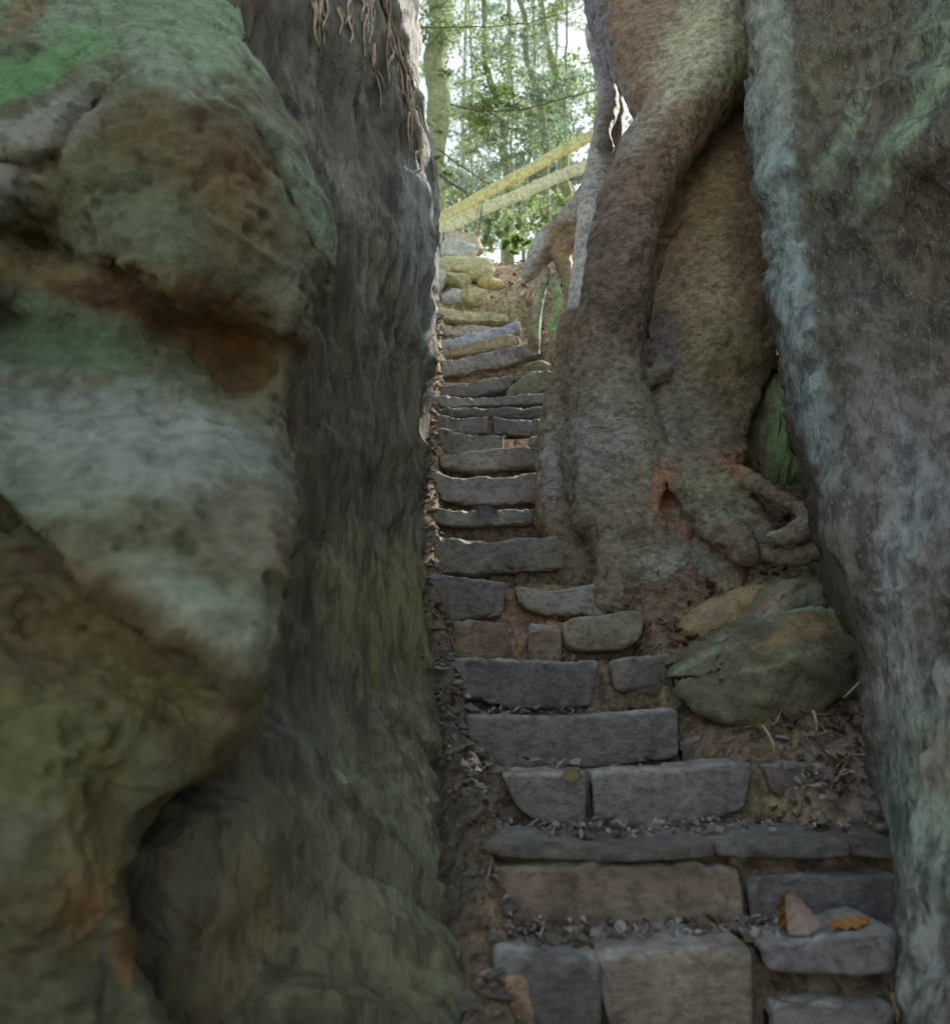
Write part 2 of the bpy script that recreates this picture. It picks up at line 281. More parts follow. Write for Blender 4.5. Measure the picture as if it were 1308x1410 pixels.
def col3(x, y, W):
    return np.array([.68, .69, .68]) * blobcol(x, y, W, (84, 78, 66), [
        (1060, 60, 30, 150, -8, (128, 150, 120), .95), (1075, 320, 34, 230, -9, (118, 136, 152), .95), (1110, 520, 30, 200, -10, (116, 132, 142), .85), (1180, 60, 90, 120, 0, (96, 82, 60), .9), (1250, 80, 80, 100, 0, (84, 80, 60), .8), (1290, 60, 40, 120, 20, (98, 116, 90), .8), (1140, 230, 60, 20, -60, (104, 126, 96), .6), (1215, 230, 90, 18, -58, (104, 126, 98), .7), (1270, 150, 80, 18, -60, (110, 138, 100), .8), (1120, 130, 20, 90, 10, (100, 96, 60), .6), (1165, 170, 14, 100, 25, (112, 130, 96), .7),
        (1290, 330, 60, 110, 0, (84, 72, 56), .8), (1190, 450, 50, 130, 0, (96, 88, 80), .7), (1200, 600, 60, 120, 0, (118, 116, 118), .6), (1270, 700, 60, 200, 8, (126, 130, 142), .8), (1290, 560, 40, 100, 0, (98, 84, 72), .7), (1160, 700, 30, 130, -6, (100, 102, 92), .7), (1240, 880, 40, 120, 10, (122, 126, 128), .8), (1280, 800, 24, 90, 10, (110, 84, 70), .6), (1250, 960, 80, 60, -30, (136, 140, 148), .8), (1270, 1150, 90, 200, 0, (118, 134, 120), .95), (1290, 1050, 40, 60, 0, (120, 104, 88), .7), (1260, 1330, 80, 110, 0, (132, 146, 138), .8)], 3, 16)
o = rockface('rock_face', E3, 1720, C3, [(3.2, -1.8), (2.4, -1.5), (1.8, -.2)], [(1.35, 3.0), (1.9, 3.6), (3.4, 4.2)], (2.3, 1.6, 4.6), 30, .26, disp3, col3, M_right, nr=420, nc=190)
tag(o, 'tall grey lichened rock face filling the right edge beside the steps', 'rock')
# ------------------------------------------------------------------ surface nets
def surfnet(S, org, h):
    nx, ny, nz = S.shape; ins = S < 0
    cnt = np.zeros((nx - 1, ny - 1, nz - 1), np.int16); 
    corners = [(a, b, c) for a in (0, 1) for b in (0, 1) for c in (0, 1)]
    for a, b, c in corners: cnt += ins[a:nx - 1 + a, b:ny - 1 + b, c:nz - 1 + c]
    act = (cnt > 0) & (cnt < 8); idx = np.full(act.shape, -1, np.int64); I = np.argwhere(act); idx[act] = np.arange(len(I))
    acc = np.zeros((len(I), 3)); n = np.zeros(len(I))
    for i, A in enumerate(corners):
        for B in corners[i + 1:]:
            if sum(abs(A[k] - B[k]) for k in range(3)) != 1: continue
            sa = S[I[:, 0] + A[0], I[:, 1] + A[1], I[:, 2] + A[2]]; sb = S[I[:, 0] + B[0], I[:, 1] + B[1], I[:, 2] + B[2]]
            m = (sa < 0) != (sb < 0); t = np.where(m, sa / np.where(m, sa - sb, 1), 0)[:, None]
            acc += np.where(m[:, None], np.array(A) + t * (np.array(B) - np.array(A)), 0); n += m
    V = org + (I + acc / n[:, None]) * h
    Fq = []
    for ax in range(3):
        o1, o2 = [(1, 2), (2, 0), (0, 1)][ax]
        sl0 = [slice(1, -1)] * 3; sl1 = [slice(1, -1)] * 3; sl0[ax] = slice(0, -1); sl1[ax] = slice(1, None)
        a = ins[tuple(sl0)]; b = ins[tuple(sl1)]
        for flip, m in ((False, a & ~b), (True, b & ~a)):
            q = np.argwhere(m) + np.array([0 if k == ax else 1 for k in range(3)])
            if not len(q): continue
            def cell(d1, d2):
                c = q.copy(); c[:, o1] -= d1; c[:, o2] -= d2; return idx[c[:, 0], c[:, 1], c[:, 2]]
            f = np.stack([cell(1, 1), cell(0, 1), cell(0, 0), cell(1, 0)], -1)
            Fq.append(f[:, ::-1] if flip else f)
    return V, np.concatenate(Fq)
class Field:
    def __init__(s, lo, hi, h):
        s.lo = np.array(lo, float); s.h = h; n = np.ceil((np.array(hi) - s.lo) / h).astype(int) + 1; s.S = np.full(tuple(n), 9., np.float32); s.n = n
    def box(s, a, b):
        i0 = np.clip(np.floor((a - s.lo) / s.h).astype(int), 0, s.n - 1); i1 = np.clip(np.ceil((b - s.lo) / s.h).astype(int) + 1, 1, s.n)
        g = [s.lo[k] + np.arange(i0[k], i1[k]) * s.h for k in range(3)]
        sl = tuple(slice(i0[k], i1[k]) for k in range(3))
        return sl, np.stack(np.meshgrid(*g, indexing='ij'), -1)
    def seg(s, a, b, ra, rb, k, sub=False):
        m = max(ra, rb) + k * 1.6 + .02; sl, G = s.box(np.minimum(a, b) - m, np.maximum(a, b) + m)
        if G.size == 0: return
        ab = b - a; t = np.clip(((G - a) @ ab) / (ab @ ab + 1e-9), 0, 1); t2 = t * t * (3 - 2 * t) if False else t
        d = np.linalg.norm(G - a - t[..., None] * ab, axis=-1) - (ra + (rb - ra) * t2)
        o = s.S[sl]
        if sub:
            d = -d; hh = np.clip(.5 - .5 * (o - d) / k, 0, 1); s.S[sl] = o * (1 - hh) + d * hh + k * hh * (1 - hh)
        else:
            hh = np.clip(.5 + .5 * (o - d) / k, 0, 1); r = o * (1 - hh) + d * hh - k * hh * (1 - hh); s.S[sl] = np.where(o > 8, d, r)
    def chain(s, pts, k=.05, sub=False):
        w = [P(q[0], q[1], q[2]) for q in pts]; r = [q[3] * q[2] / F * 1.02 for q in pts]
        # catmull-rom refine
        W = []; R = []
        for i in range(len(w) - 1):
            p0 = w[max(i - 1, 0)]; p1 = w[i]; p2 = w[i + 1]; p3 = w[min(i + 2, len(w) - 1)]
            for j in range(3):
                t = j / 3.; W.append(.5 * (2 * p1 + (p2 - p0) * t + (2 * p0 - 5 * p1 + 4 * p2 - p3) * t * t + (3 * p1 - p0 - 3 * p2 + p3) * t ** 3)); R.append(r[i] * (1 - t) + r[i + 1] * t)
        W.append(w[-1]); R.append(r[-1])
        for i in range(len(W) - 1): s.seg(W[i], W[i + 1], R[i], R[i + 1], k, sub)
def vnormals(V, Fq):
    n = np.zeros_like(V); a, b, c, d = (V[Fq[:, i]] for i in range(4)); f = np.cross(c - a, d - b)
    for i in range(4): np.add.at(n, Fq[:, i], f)
    return n / (np.linalg.norm(n, axis=-1, keepdims=True) + 1e-12)
# ------------------------------------------------------------------ the old tree
tree = empty('old_tree', tuple(P(930, 800, 3.0)), 'massive old tree with a thick root snaking down onto the stone steps', 'tree')
fl = Field((.15, 2.45, .9), (1.75, 4.3, 6.3), .0125)
fl.chain([(1015, -420, 3.9, 120), (1012, -100, 3.75, 112), (1000, 150, 3.68, 112), (985, 300, 3.60, 106), (975, 450, 3.50, 104), (948, 550, 3.58, 98), (932, 640, 3.62, 102), (945, 720, 3.62, 116), (945, 800, 3.6, 110)], .06)
fl.chain([(848, -420, 3.6, 84), (866, -60, 3.5, 76), (878, 30, 3.45, 70), (905, 110, 3.38, 52), (930, 170, 3.32, 40)], .05)
fl.chain([(1045, -420, 3.4, 70), (1030, -100, 3.25, 66), (1010, 20, 3.2, 64), (972, 110, 3.15, 62), (918, 185, 3.12, 56), (880, 255, 3.08, 50), (860, 330, 3.06, 48), (845, 410, 3.14, 50), (836, 480, 3.22, 52), (838, 560, 3.26, 58), (850, 640, 3.28, 74), (872, 710, 3.27, 78), (898, 770, 3.23, 68), (915, 830, 3.2, 60), (930, 880, 3.2, 60)], .03)
fl.chain([(790, 440, 3.35, 16), (785, 500, 3.42, 22), (774, 570, 3.44, 28), (770, 640, 3.48, 32), (778, 700, 3.48, 40), (800, 760, 3.45, 46), (820, 800, 3.4, 46)], .02)
fl.chain([(1072, 330, 3.5, 24), (1062, 430, 3.46, 28), (1032, 520, 3.40, 24), (1006, 590, 3.32, 24), (985, 650, 3.2, 34)], .04)
fl.chain([(968, 560, 3.50, 58), (958, 640, 3.46, 66), (960, 740, 3.38, 80), (955, 850, 3.3, 80)], .05)
fl.chain([(935, 665, 3.22, 56), (980, 692, 3.07, 46), (1022, 724, 3.0, 30), (1050, 758, 2.96, 22), (1070, 810, 2.95, 18)], .03)
fl.chain([(975, 640, 3.10, 22), (1010, 655, 2.98, 15), (1050, 672, 2.88, 13), (1092, 696, 2.80, 12), (1135, 712, 2.74, 12), (1190, 712, 2.7, 13)], .015)
fl.chain([(1052, 741, 2.72, 5), (1090, 736, 2.68, 9), (1118, 717, 2.62, 11), (1145, 690, 2.58, 16), (1160, 640, 2.6, 20)], .015)
fl.chain([(1040, 760, 2.85, 9), (1080, 768, 2.76, 8), (1120, 758, 2.68, 8), (1165, 750, 2.6, 9)], .015)
fl.chain([(985, 720, 2.86, 26), (1010, 742, 2.82, 22), (1030, 765, 2.8, 14)], .02)
fl.chain([(994, 178, 3.16, 17), (964, 215, 3.2, 22), (938, 262, 3.26, 19), (918, 320, 3.32, 16), (906, 380, 3.36, 14), (900, 470, 3.36, 10), (912, 560, 3.36, 9)], .025, True)
fl.chain([(912, 640, 3.16, 10), (918, 690, 3.08, 14), (938, 735, 3.0, 12), (960, 770, 2.95, 10)], .03, True)
fl.chain([(1000, 630, 3.1, 14), (1012, 645, 3.02, 16), (1030, 655, 2.98, 10)], .02, True)
fl.chain([(798, 490, 3.30, 4), (799, 560, 3.30, 5), (794, 620, 3.32, 5)], .02, True)
fl.chain([(945, -350, 3.5, 60), (935, -60, 3.42, 56), (925, 60, 3.36, 48), (915, 150, 3.28, 40)], .06)
fl.chain([(860, 730, 3.2, 34), (850, 780, 3.12, 26), (840, 830, 3.08, 20)], .04)
fl.chain([(985, 760, 3.0, 30), (1000, 800, 2.92, 24), (1010, 850, 2.88, 20)], .04)
fl.chain([(1060, 470, 3.42, 8), (1052, 545, 3.36, 14), (1038, 625, 3.28, 13)], .03, True)
fl.chain([(905, 436, 3.34, 5), (940, 442, 3.31, 8), (980, 436, 3.31, 8), (1030, 420, 3.36, 5)], .018, True)
fl.chain([(990, 300, 3.46, 5), (992, 350, 3.41, 9), (972, 396, 3.37, 9), (925, 412, 3.36, 6)], .018, True)
fl.chain([(930, 320, 3.52, 16), (955, 345, 3.50, 20), (975, 350, 3.52, 12)], .03)
fl.chain([(955, 346, 3.34, 8), (957, 348, 3.36, 8)], .012, True)
fl.chain([(880, 480, 3.10, 5), (858, 500, 3.06, 6), (825, 512, 3.08, 5)], .02, True)
fl.chain([(900, 520, 3.22, 12), (925, 500, 3.3, 16), (940, 470, 3.34, 12)], .03)
fl.chain([(905, 165, 3.14, 7), (940, 110, 3.06, 8), (965, 50, 3.10, 8), (975, -20, 3.16, 8)], .02, True)
fl.chain([(905, 560, 3.34, 14), (930, 610, 3.26, 20), (925, 660, 3.2, 16)], .03)
fl.chain([(1010, 560, 3.36, 14), (985, 610, 3.28, 18), (955, 650, 3.2, 16)], .03)
fl.chain([(805, 600, 3.2, 10), (812, 660, 3.12, 16), (800, 720, 3.16, 14)], .03)
fl.chain([(850, 690, 3.1, 10), (870, 640, 3.14, 14), (880, 580, 3.14, 10)], .03)
V, Fq = surfnet(fl.S, fl.lo, fl.h)
def lap(V, Fq, it):
    e = np.concatenate([Fq[:, [0, 1]], Fq[:, [1, 2]], Fq[:, [2, 3]], Fq[:, [3, 0]]]); e = np.concatenate([e, e[:, ::-1]])
    for _ in range(it):
        s = np.zeros_like(V); c = np.zeros(len(V)); np.add.at(s, e[:, 0], V[e[:, 1]]); np.add.at(c, e[:, 0], 1); V = .5 * V + .5 * s / c[:, None]
    return V
V = lap(V, Fq, 3); n = vnormals(V, Fq)
if (n * (V - V.mean(0))).sum() < 0: Fq = Fq[:, ::-1]; n = -n
qx, qy = proj(V)
low = np.clip((qy - 430) / 200, 0, 1)
q = V * np.array([5, 5, 13.]) + fbm(V * 3, 2, 41)[..., None] * 1.6
V = V + n * (fbm(V * 6, 4, 40) * .026 + ridged(q, 3, 44) * (.006 + .008 * low) + ridged(V * np.array([16, 16, 44.]) + fbm(V * 5, 2, 48)[..., None] * 2.5, 2, 49) * (.0022 + .0026 * low) + fbm(V * 24, 2, 47) * .004 + np.minimum(fbm(V * 22, 2, 46) + .25, 0) * .03)[:, None]
CT = np.array([.92, .87, .84]) * blobcol(qx, qy, V, (104, 90, 74), [
    (860, 60, 90, 140, 0, (116, 94, 72), .8), (985, 60, 80, 110, 25, (134, 142, 106), .95), (930, 150, 90, 30, -48, (128, 144, 112), .8), (820, 60, 24, 130, -8, (96, 104, 124), .85), (845, 130, 24, 60, -20, (104, 112, 132), .8), (960, 160, 80, 40, -30, (112, 84, 60), .8), (880, 240, 60, 80, 20, (98, 74, 58), .85), (850, 380, 60, 130, 0, (88, 74, 66), .8), (1000, 300, 90, 120, 0, (116, 94, 60), .9), (980, 270, 50, 40, 0, (128, 106, 56), .7), (960, 340, 60, 30, 0, (136, 100, 56), .7),
    (970, 400, 80, 90, 0, (126, 112, 80), .9), (1040, 330, 40, 140, 0, (104, 76, 50), .7), (1030, 520, 60, 100, 10, (110, 94, 64), .8), (915, 480, 30, 60, 0, (86, 78, 88), .8), (990, 480, 60, 50, 0, (118, 108, 70), .7), (870, 580, 120, 100, 0, (104, 104, 90), .95), (820, 640, 60, 90, 0, (108, 112, 112), .7), (880, 720, 110, 90, 0, (100, 96, 82), .9), (940, 780, 60, 30, 0, (112, 116, 114), .8),
    (760, 640, 20, 60, 0, (126, 134, 150), .6), (915, 680, 22, 48, 10, (136, 90, 54), .9), (940, 735, 30, 14, 50, (112, 76, 52), .85), (1010, 640, 26, 18, 30, (134, 90, 56), .85), (990, 690, 60, 34, 25, (104, 112, 84), .8), (1050, 740, 50, 30, 0, (100, 96, 80), .8), (1100, 720, 60, 16, -10, (112, 118, 112), .7), (865, 180, 30, 30, 0, (110, 112, 110), .6)], 4, 12)
child('trunk', V, Fq, M_bark, tree, CT)
def tubes(chains, h=.014, seed=0, pad=.06, amp=.006, k=.03):
    w = np.concatenate([np.array([P(q[0], q[1], q[2]) for q in c]) for c in chains]); r = max(q[3] * q[2] / F for c in chains for q in c) + pad
    f = Field(w.min(0) - r, w.max(0) + r, h)
    for c in chains: f.chain(c, k)
    V, Fq = surfnet(f.S, f.lo, h); V = lap(V, Fq, 1); n = vnormals(V, Fq)
    if (n * (V - V.mean(0))).sum() < 0: Fq = Fq[:, ::-1]; n = -n
    return V + n * (fbm(V * 14, 3, 90 + seed) * amp)[:, None], Fq
# pale buttress behind the main root
V, Fq = tubes([[(848, 60, 3.95, 20), (842, 130, 3.9, 20), (836, 200, 3.95, 26), (822, 270, 4.0, 26), (816, 350, 4.0, 28), (812, 430, 3.95, 34), (810, 500, 3.9, 40)],
               [(815, 40, 3.8, 14), (832, 100, 3.8, 15), (838, 150, 3.75, 16), (828, 185, 3.7, 12), (838, 205, 3.75, 10)]], .02)
qx, qy = proj(V)
child('root', V, Fq, M_bark, tree, blobcol(qx, qy, V, (138, 156, 172), [(835, 170, 22, 50, 0, (92, 84, 80), .9), (830, 80, 20, 50, 0, (108, 110, 124), .8)], 5, 4))
V, Fq = tubes([[(830, 235, 4.6, 13), (806, 272, 4.8, 17), (778, 312, 4.9, 19), (750, 342, 5.0, 20), (728, 378, 5.0, 11)], [(757, 318, 5.0, 12), (742, 348, 5.0, 17)],
               [(768, 335, 4.95, 16), (783, 385, 4.9, 11), (798, 440, 4.8, 13), (805, 500, 4.6, 20)], [(830, 300, 4.7, 8), (800, 325, 4.8, 8), (776, 345, 4.9, 10)],
               [(752, 372, 4.9, 7), (744, 405, 4.9, 7), (737, 445, 4.9, 8), (735, 475, 4.9, 9)], [(762, 385, 4.85, 7), (769, 420, 4.8, 8), (766, 450, 4.8, 12), (770, 490, 4.7, 16)]], .018)
qx, qy = proj(V)
child('root', V, Fq, M_bark, tree, blobcol(qx, qy, V, (106, 88, 68), [(728, 350, 18, 50, 30, (128, 146, 176), .9), (792, 285, 30, 14, -50, (128, 150, 176), .7), (775, 350, 16, 40, -20, (132, 108, 66), .7), (745, 420, 16, 50, 0, (120, 134, 104), .9), (768, 420, 16, 50, 0, (104, 124, 66), .9), (752, 446, 20, 9, 0, (80, 140, 60), .8)], 6, 3))
# ------------------------------------------------------------------ stairs data: (photo y, distance)
ST = [(1302, 1.68), (1160, 1.85), (1055, 2.15), (980, 2.45), (905, 2.7), (850, 2.9), (800, 3.1), (740, 3.35), (700, 3.55), (655, 3.8), (618, 4.05), (598, 4.3), (572, 4.55), (548, 4.8), (520, 5.1), (490, 5.4), (462, 5.7), (445, 5.95), (430, 6.2)]
SZ = [float(P(650, y, d)[2]) for y, d in ST]; SD = [d for _, d in ST]
SZ = [SZ[0] - .16] + SZ; SD = [1.25] + SD
def line(d):
    return np.interp(d, [-60, -3, .2] + SD + [6.95, 7.5, 9, 20, 60, 400], [-2.2, -.9, .0] + [z - .04 for z in SZ] + [SZ[-1] + .92, SZ[-1] + 1.03, SZ[-1] + .6, SZ[-1] - .8, SZ[-1] - 6, SZ[-1] - 30])
def steps(d):
    r = np.full_like(d, -.2); r = np.where(d < SD[0], np.interp(d, [.2, SD[0]], [0, SZ[0] - .12]), r)
    for k in range(len(SD)):
        a = SD[k] + .03; b = SD[k + 1] + .03 if k + 1 < len(SD) else 1e9
        r = np.where((d >= a) & (d < b), SZ[k] - .02, r)
    return np.where((d < SD[0] + .03) & (d >= SD[0]), SZ[0] - .12, r)
ys = [-300, -120, -50, -20, -8, -4, -2, -1, -.3, .2, .6, .9, 1.1]
y = 1.2
ev = sorted([s + .03 for s in SD])
while y < 6.9: ys.append(round(y, 4)); y += .02
for e in ev: ys += [e - .012, e + .002]
y = 6.9
while y < 9: ys.append(y); y += .05
while y < 600: ys.append(y); y *= 1.22
ys = np.array(sorted(set(ys)))
xs = np.concatenate([-np.geomspace(400, 1.3, 22), np.arange(-1.2, 2.2, .022), np.geomspace(2.25, 400, 22)])
GX, GY = np.meshgrid(xs, ys)
def ground_z(GX, GY):
    ln = line(GY); sp = steps(GY)
    xl = np.interp(GY, [1, 1.7, 2.5, 3.2, 4.5, 6.5], [.05, .05, -.05, -.17, -.24, -.30])
    xr = np.interp(GY, [1, 1.8, 2.0, 2.2, 2.45, 2.7, 3.3, 4.2, 5, 6.3], [1.1, 1.1, .88, .80, .66, .66, .58, .40, .48, .6])
    w = np.clip((GX - xl) / .05, 0, 1) * np.clip((xr - GX) / .06, 0, 1) * (GY < 6.35)
    ln = ln + .13 * np.exp(-((GX - 1.0) / .34) ** 2 - ((GY - 3.05) / .28) ** 2)
    side = ln + .03 + np.clip(GX - xr, 0, .8) * .28 - np.clip(xl - .05 - GX, 0, .3) * 1.6
    z = sp * w + side * (1 - w)
    far = np.clip((GY - 6.3) / .9, 0, 1) * np.clip((12 - GY) / 4, 0, 1)
    z = z + far * (.22 * np.exp(-((GX + .35) / .45) ** 2) + .12 * np.clip((GX - .3) / .6, 0, 1))
    z = np.where(np.abs(GX) > 4, z + np.clip(np.abs(GX) - 4, 0, 30) * .0, z)
    W = np.stack([GX, GY, z], -1)
    near = np.exp(-np.maximum(np.abs(GX) - 3, 0) / 3) * (np.abs(GY) < 30)
    z = z + near * (fbm(W * 7, 4, 60) * .022 + fbm(W * 30, 3, 61) * .006 + (1 - w) * fbm(W * 3, 3, 62) * .05)
    return z
GZ = ground_z(GX, GY)
W = np.stack([GX, GY, GZ], -1)
qx, qy = proj(W)
C = blobcol(qx, qy, W, (92, 72, 54), [(700, 870, 120, 40, 0, (126, 84, 56), .9), (720, 800, 120, 14, 0, (130, 114, 66), .8), (880, 960, 60, 16, 0, (134, 118, 70), .9), (1000, 1120, 160, 30, 0, (124, 104, 62), .8), (1050, 1110, 30, 40, 0, (130, 110, 60), .9), (1150, 1360, 100, 20, 0, (130, 104, 56), .9), (1170, 1060, 80, 90, 0, (96, 80, 72), .8), (620, 1100, 60, 330, 0, (70, 60, 50), .9), (660, 450, 80, 90, 0, (128, 112, 70), .7), (650, 350, 120, 60, 0, (124, 98, 72), .8), (1080, 780, 100, 40, 0, (108, 104, 76), .9), (960, 800, 60, 30, 0, (84, 62, 54), .8), (860, 770, 40, 30, 0, (64, 46, 38), .8)], 8, 14)
g = mesh('ground', W, gridfaces(len(ys), len(xs)), M_soil, col=C * 1.12)
g['kind'] = 'structure'
# ------------------------------------------------------------------ stones
def stone(name, label, cat, top, bot, d, T=.2, col=(104, 100, 102), p=9, pe=14, group=None, seed=0, amp=.0085, dr=None, blobs=(), K=52, mat=None, slope=0., warp=10, edge=.55):
    xa = max(top[0][0], bot[0][0]) if False else top[0][0]; xb = top[-1][0]
    N = max(14, int((xb - xa) * d / F / .006)); N = min(N, 190)
    s = .5 - .5 * np.cos(np.linspace(0.02, math.pi - .02, N)); s = (s - s[0]) / (s[-1] - s[0])
    xt = xa + (xb - xa) * s; yt = smooth1(interp(top, xt), max(1, N // 24)); xbt = bot[0][0] + (bot[-1][0] - bot[0][0]) * s; yb = smooth1(interp(bot, xbt), max(1, N // 24))
    dd = d + ((dr if dr is not None else d) - d) * s
    A = P(xt, yt, dd); B = P(xbt, yb, dd)
    if mat is None and d < 2.5 and False: pass
    c = (A + B) / 2; hv = (A - B) / 2
    e = (1 - np.abs(2 * s - 1) ** pe * .9985) ** (1. / pe * 1.6)
    ph = np.linspace(0, 2 * math.pi, K, endpoint=False)
    ph = ph + .0
    cs, sn = np.cos(ph), np.sin(ph); pw = 2. / p
    u = np.sign(cs) * np.abs(cs) ** pw; v = np.sign(sn) * np.abs(sn) ** pw
    V = c[:, None] + hv[:, None] * (v[None, :, None] * e[:, None, None])
    V[..., 1] += T / 2 + u[None] * T / 2 * (.55 + .45 * e[:, None])
    V[..., 2] += slope * (u[None] + 1)
    # outward direction
    cen = V.mean(1, keepdims=True); dirn = V - cen; dirn /= np.linalg.norm(dirn, axis=-1, keepdims=True) + 1e-9
    off = np.array([seed * 3.1, seed * 1.7, seed * .9])
    V = V + dirn * (fbm(V * 9 + off, 4, 100) * amp * 2.0 + ridged(V * np.array([8, 8, 26.]) + off, 3, 104) * amp * .8 + fbm(V * 45 + off, 3, 108) * amp * .7)[..., None]
    V = V - dirn * (np.maximum(ridged(V * np.array([5., 5., 9.]) + off + fbm(V * 10, 2, 113)[..., None] * .8, 2, 112) - .62, 0) * .05 * min(1, amp / .008) + np.maximum(fbm(V * 16 + off, 3, 116) - .3, 0) * .03)[..., None]
    n = V.shape[0]; Fs = gridfaces(n, K, True).tolist()
    Fs.append(list(range(K))[::-1] if False else list(range(K))); Fs.append([(n - 1) * K + k for k in range(K)][::-1])
    Vf = V.reshape(-1, 3); qx, qy = proj(Vf)
    jit = 1 + .10 * math.sin(seed * 12.9); cc = tuple(v * jit for v in col)
    C = blobcol(qx, qy, Vf, cc, list(blobs), 9 + seed, warp)
    up = np.clip((v - .80) / .2, 0, 1)[None] * np.clip(.75 + fbm(V * 14 + off, 3, 120) * 1.1, 0, 1); up = up.reshape(-1, 1) * edge  # bright sky-lit rim painted into the colour of the stone's upper edge
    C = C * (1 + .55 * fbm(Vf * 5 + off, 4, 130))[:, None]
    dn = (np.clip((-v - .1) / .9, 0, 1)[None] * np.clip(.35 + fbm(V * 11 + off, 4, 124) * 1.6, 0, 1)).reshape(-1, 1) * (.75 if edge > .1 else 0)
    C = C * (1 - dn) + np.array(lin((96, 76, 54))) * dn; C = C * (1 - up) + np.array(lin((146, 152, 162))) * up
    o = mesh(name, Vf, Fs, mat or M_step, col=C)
    return tag(o, label, cat, group)
DK = (98, 95, 92); BR = (112, 98, 76); BL = (102, 108, 116)
G_ = 'stones edging the steps'
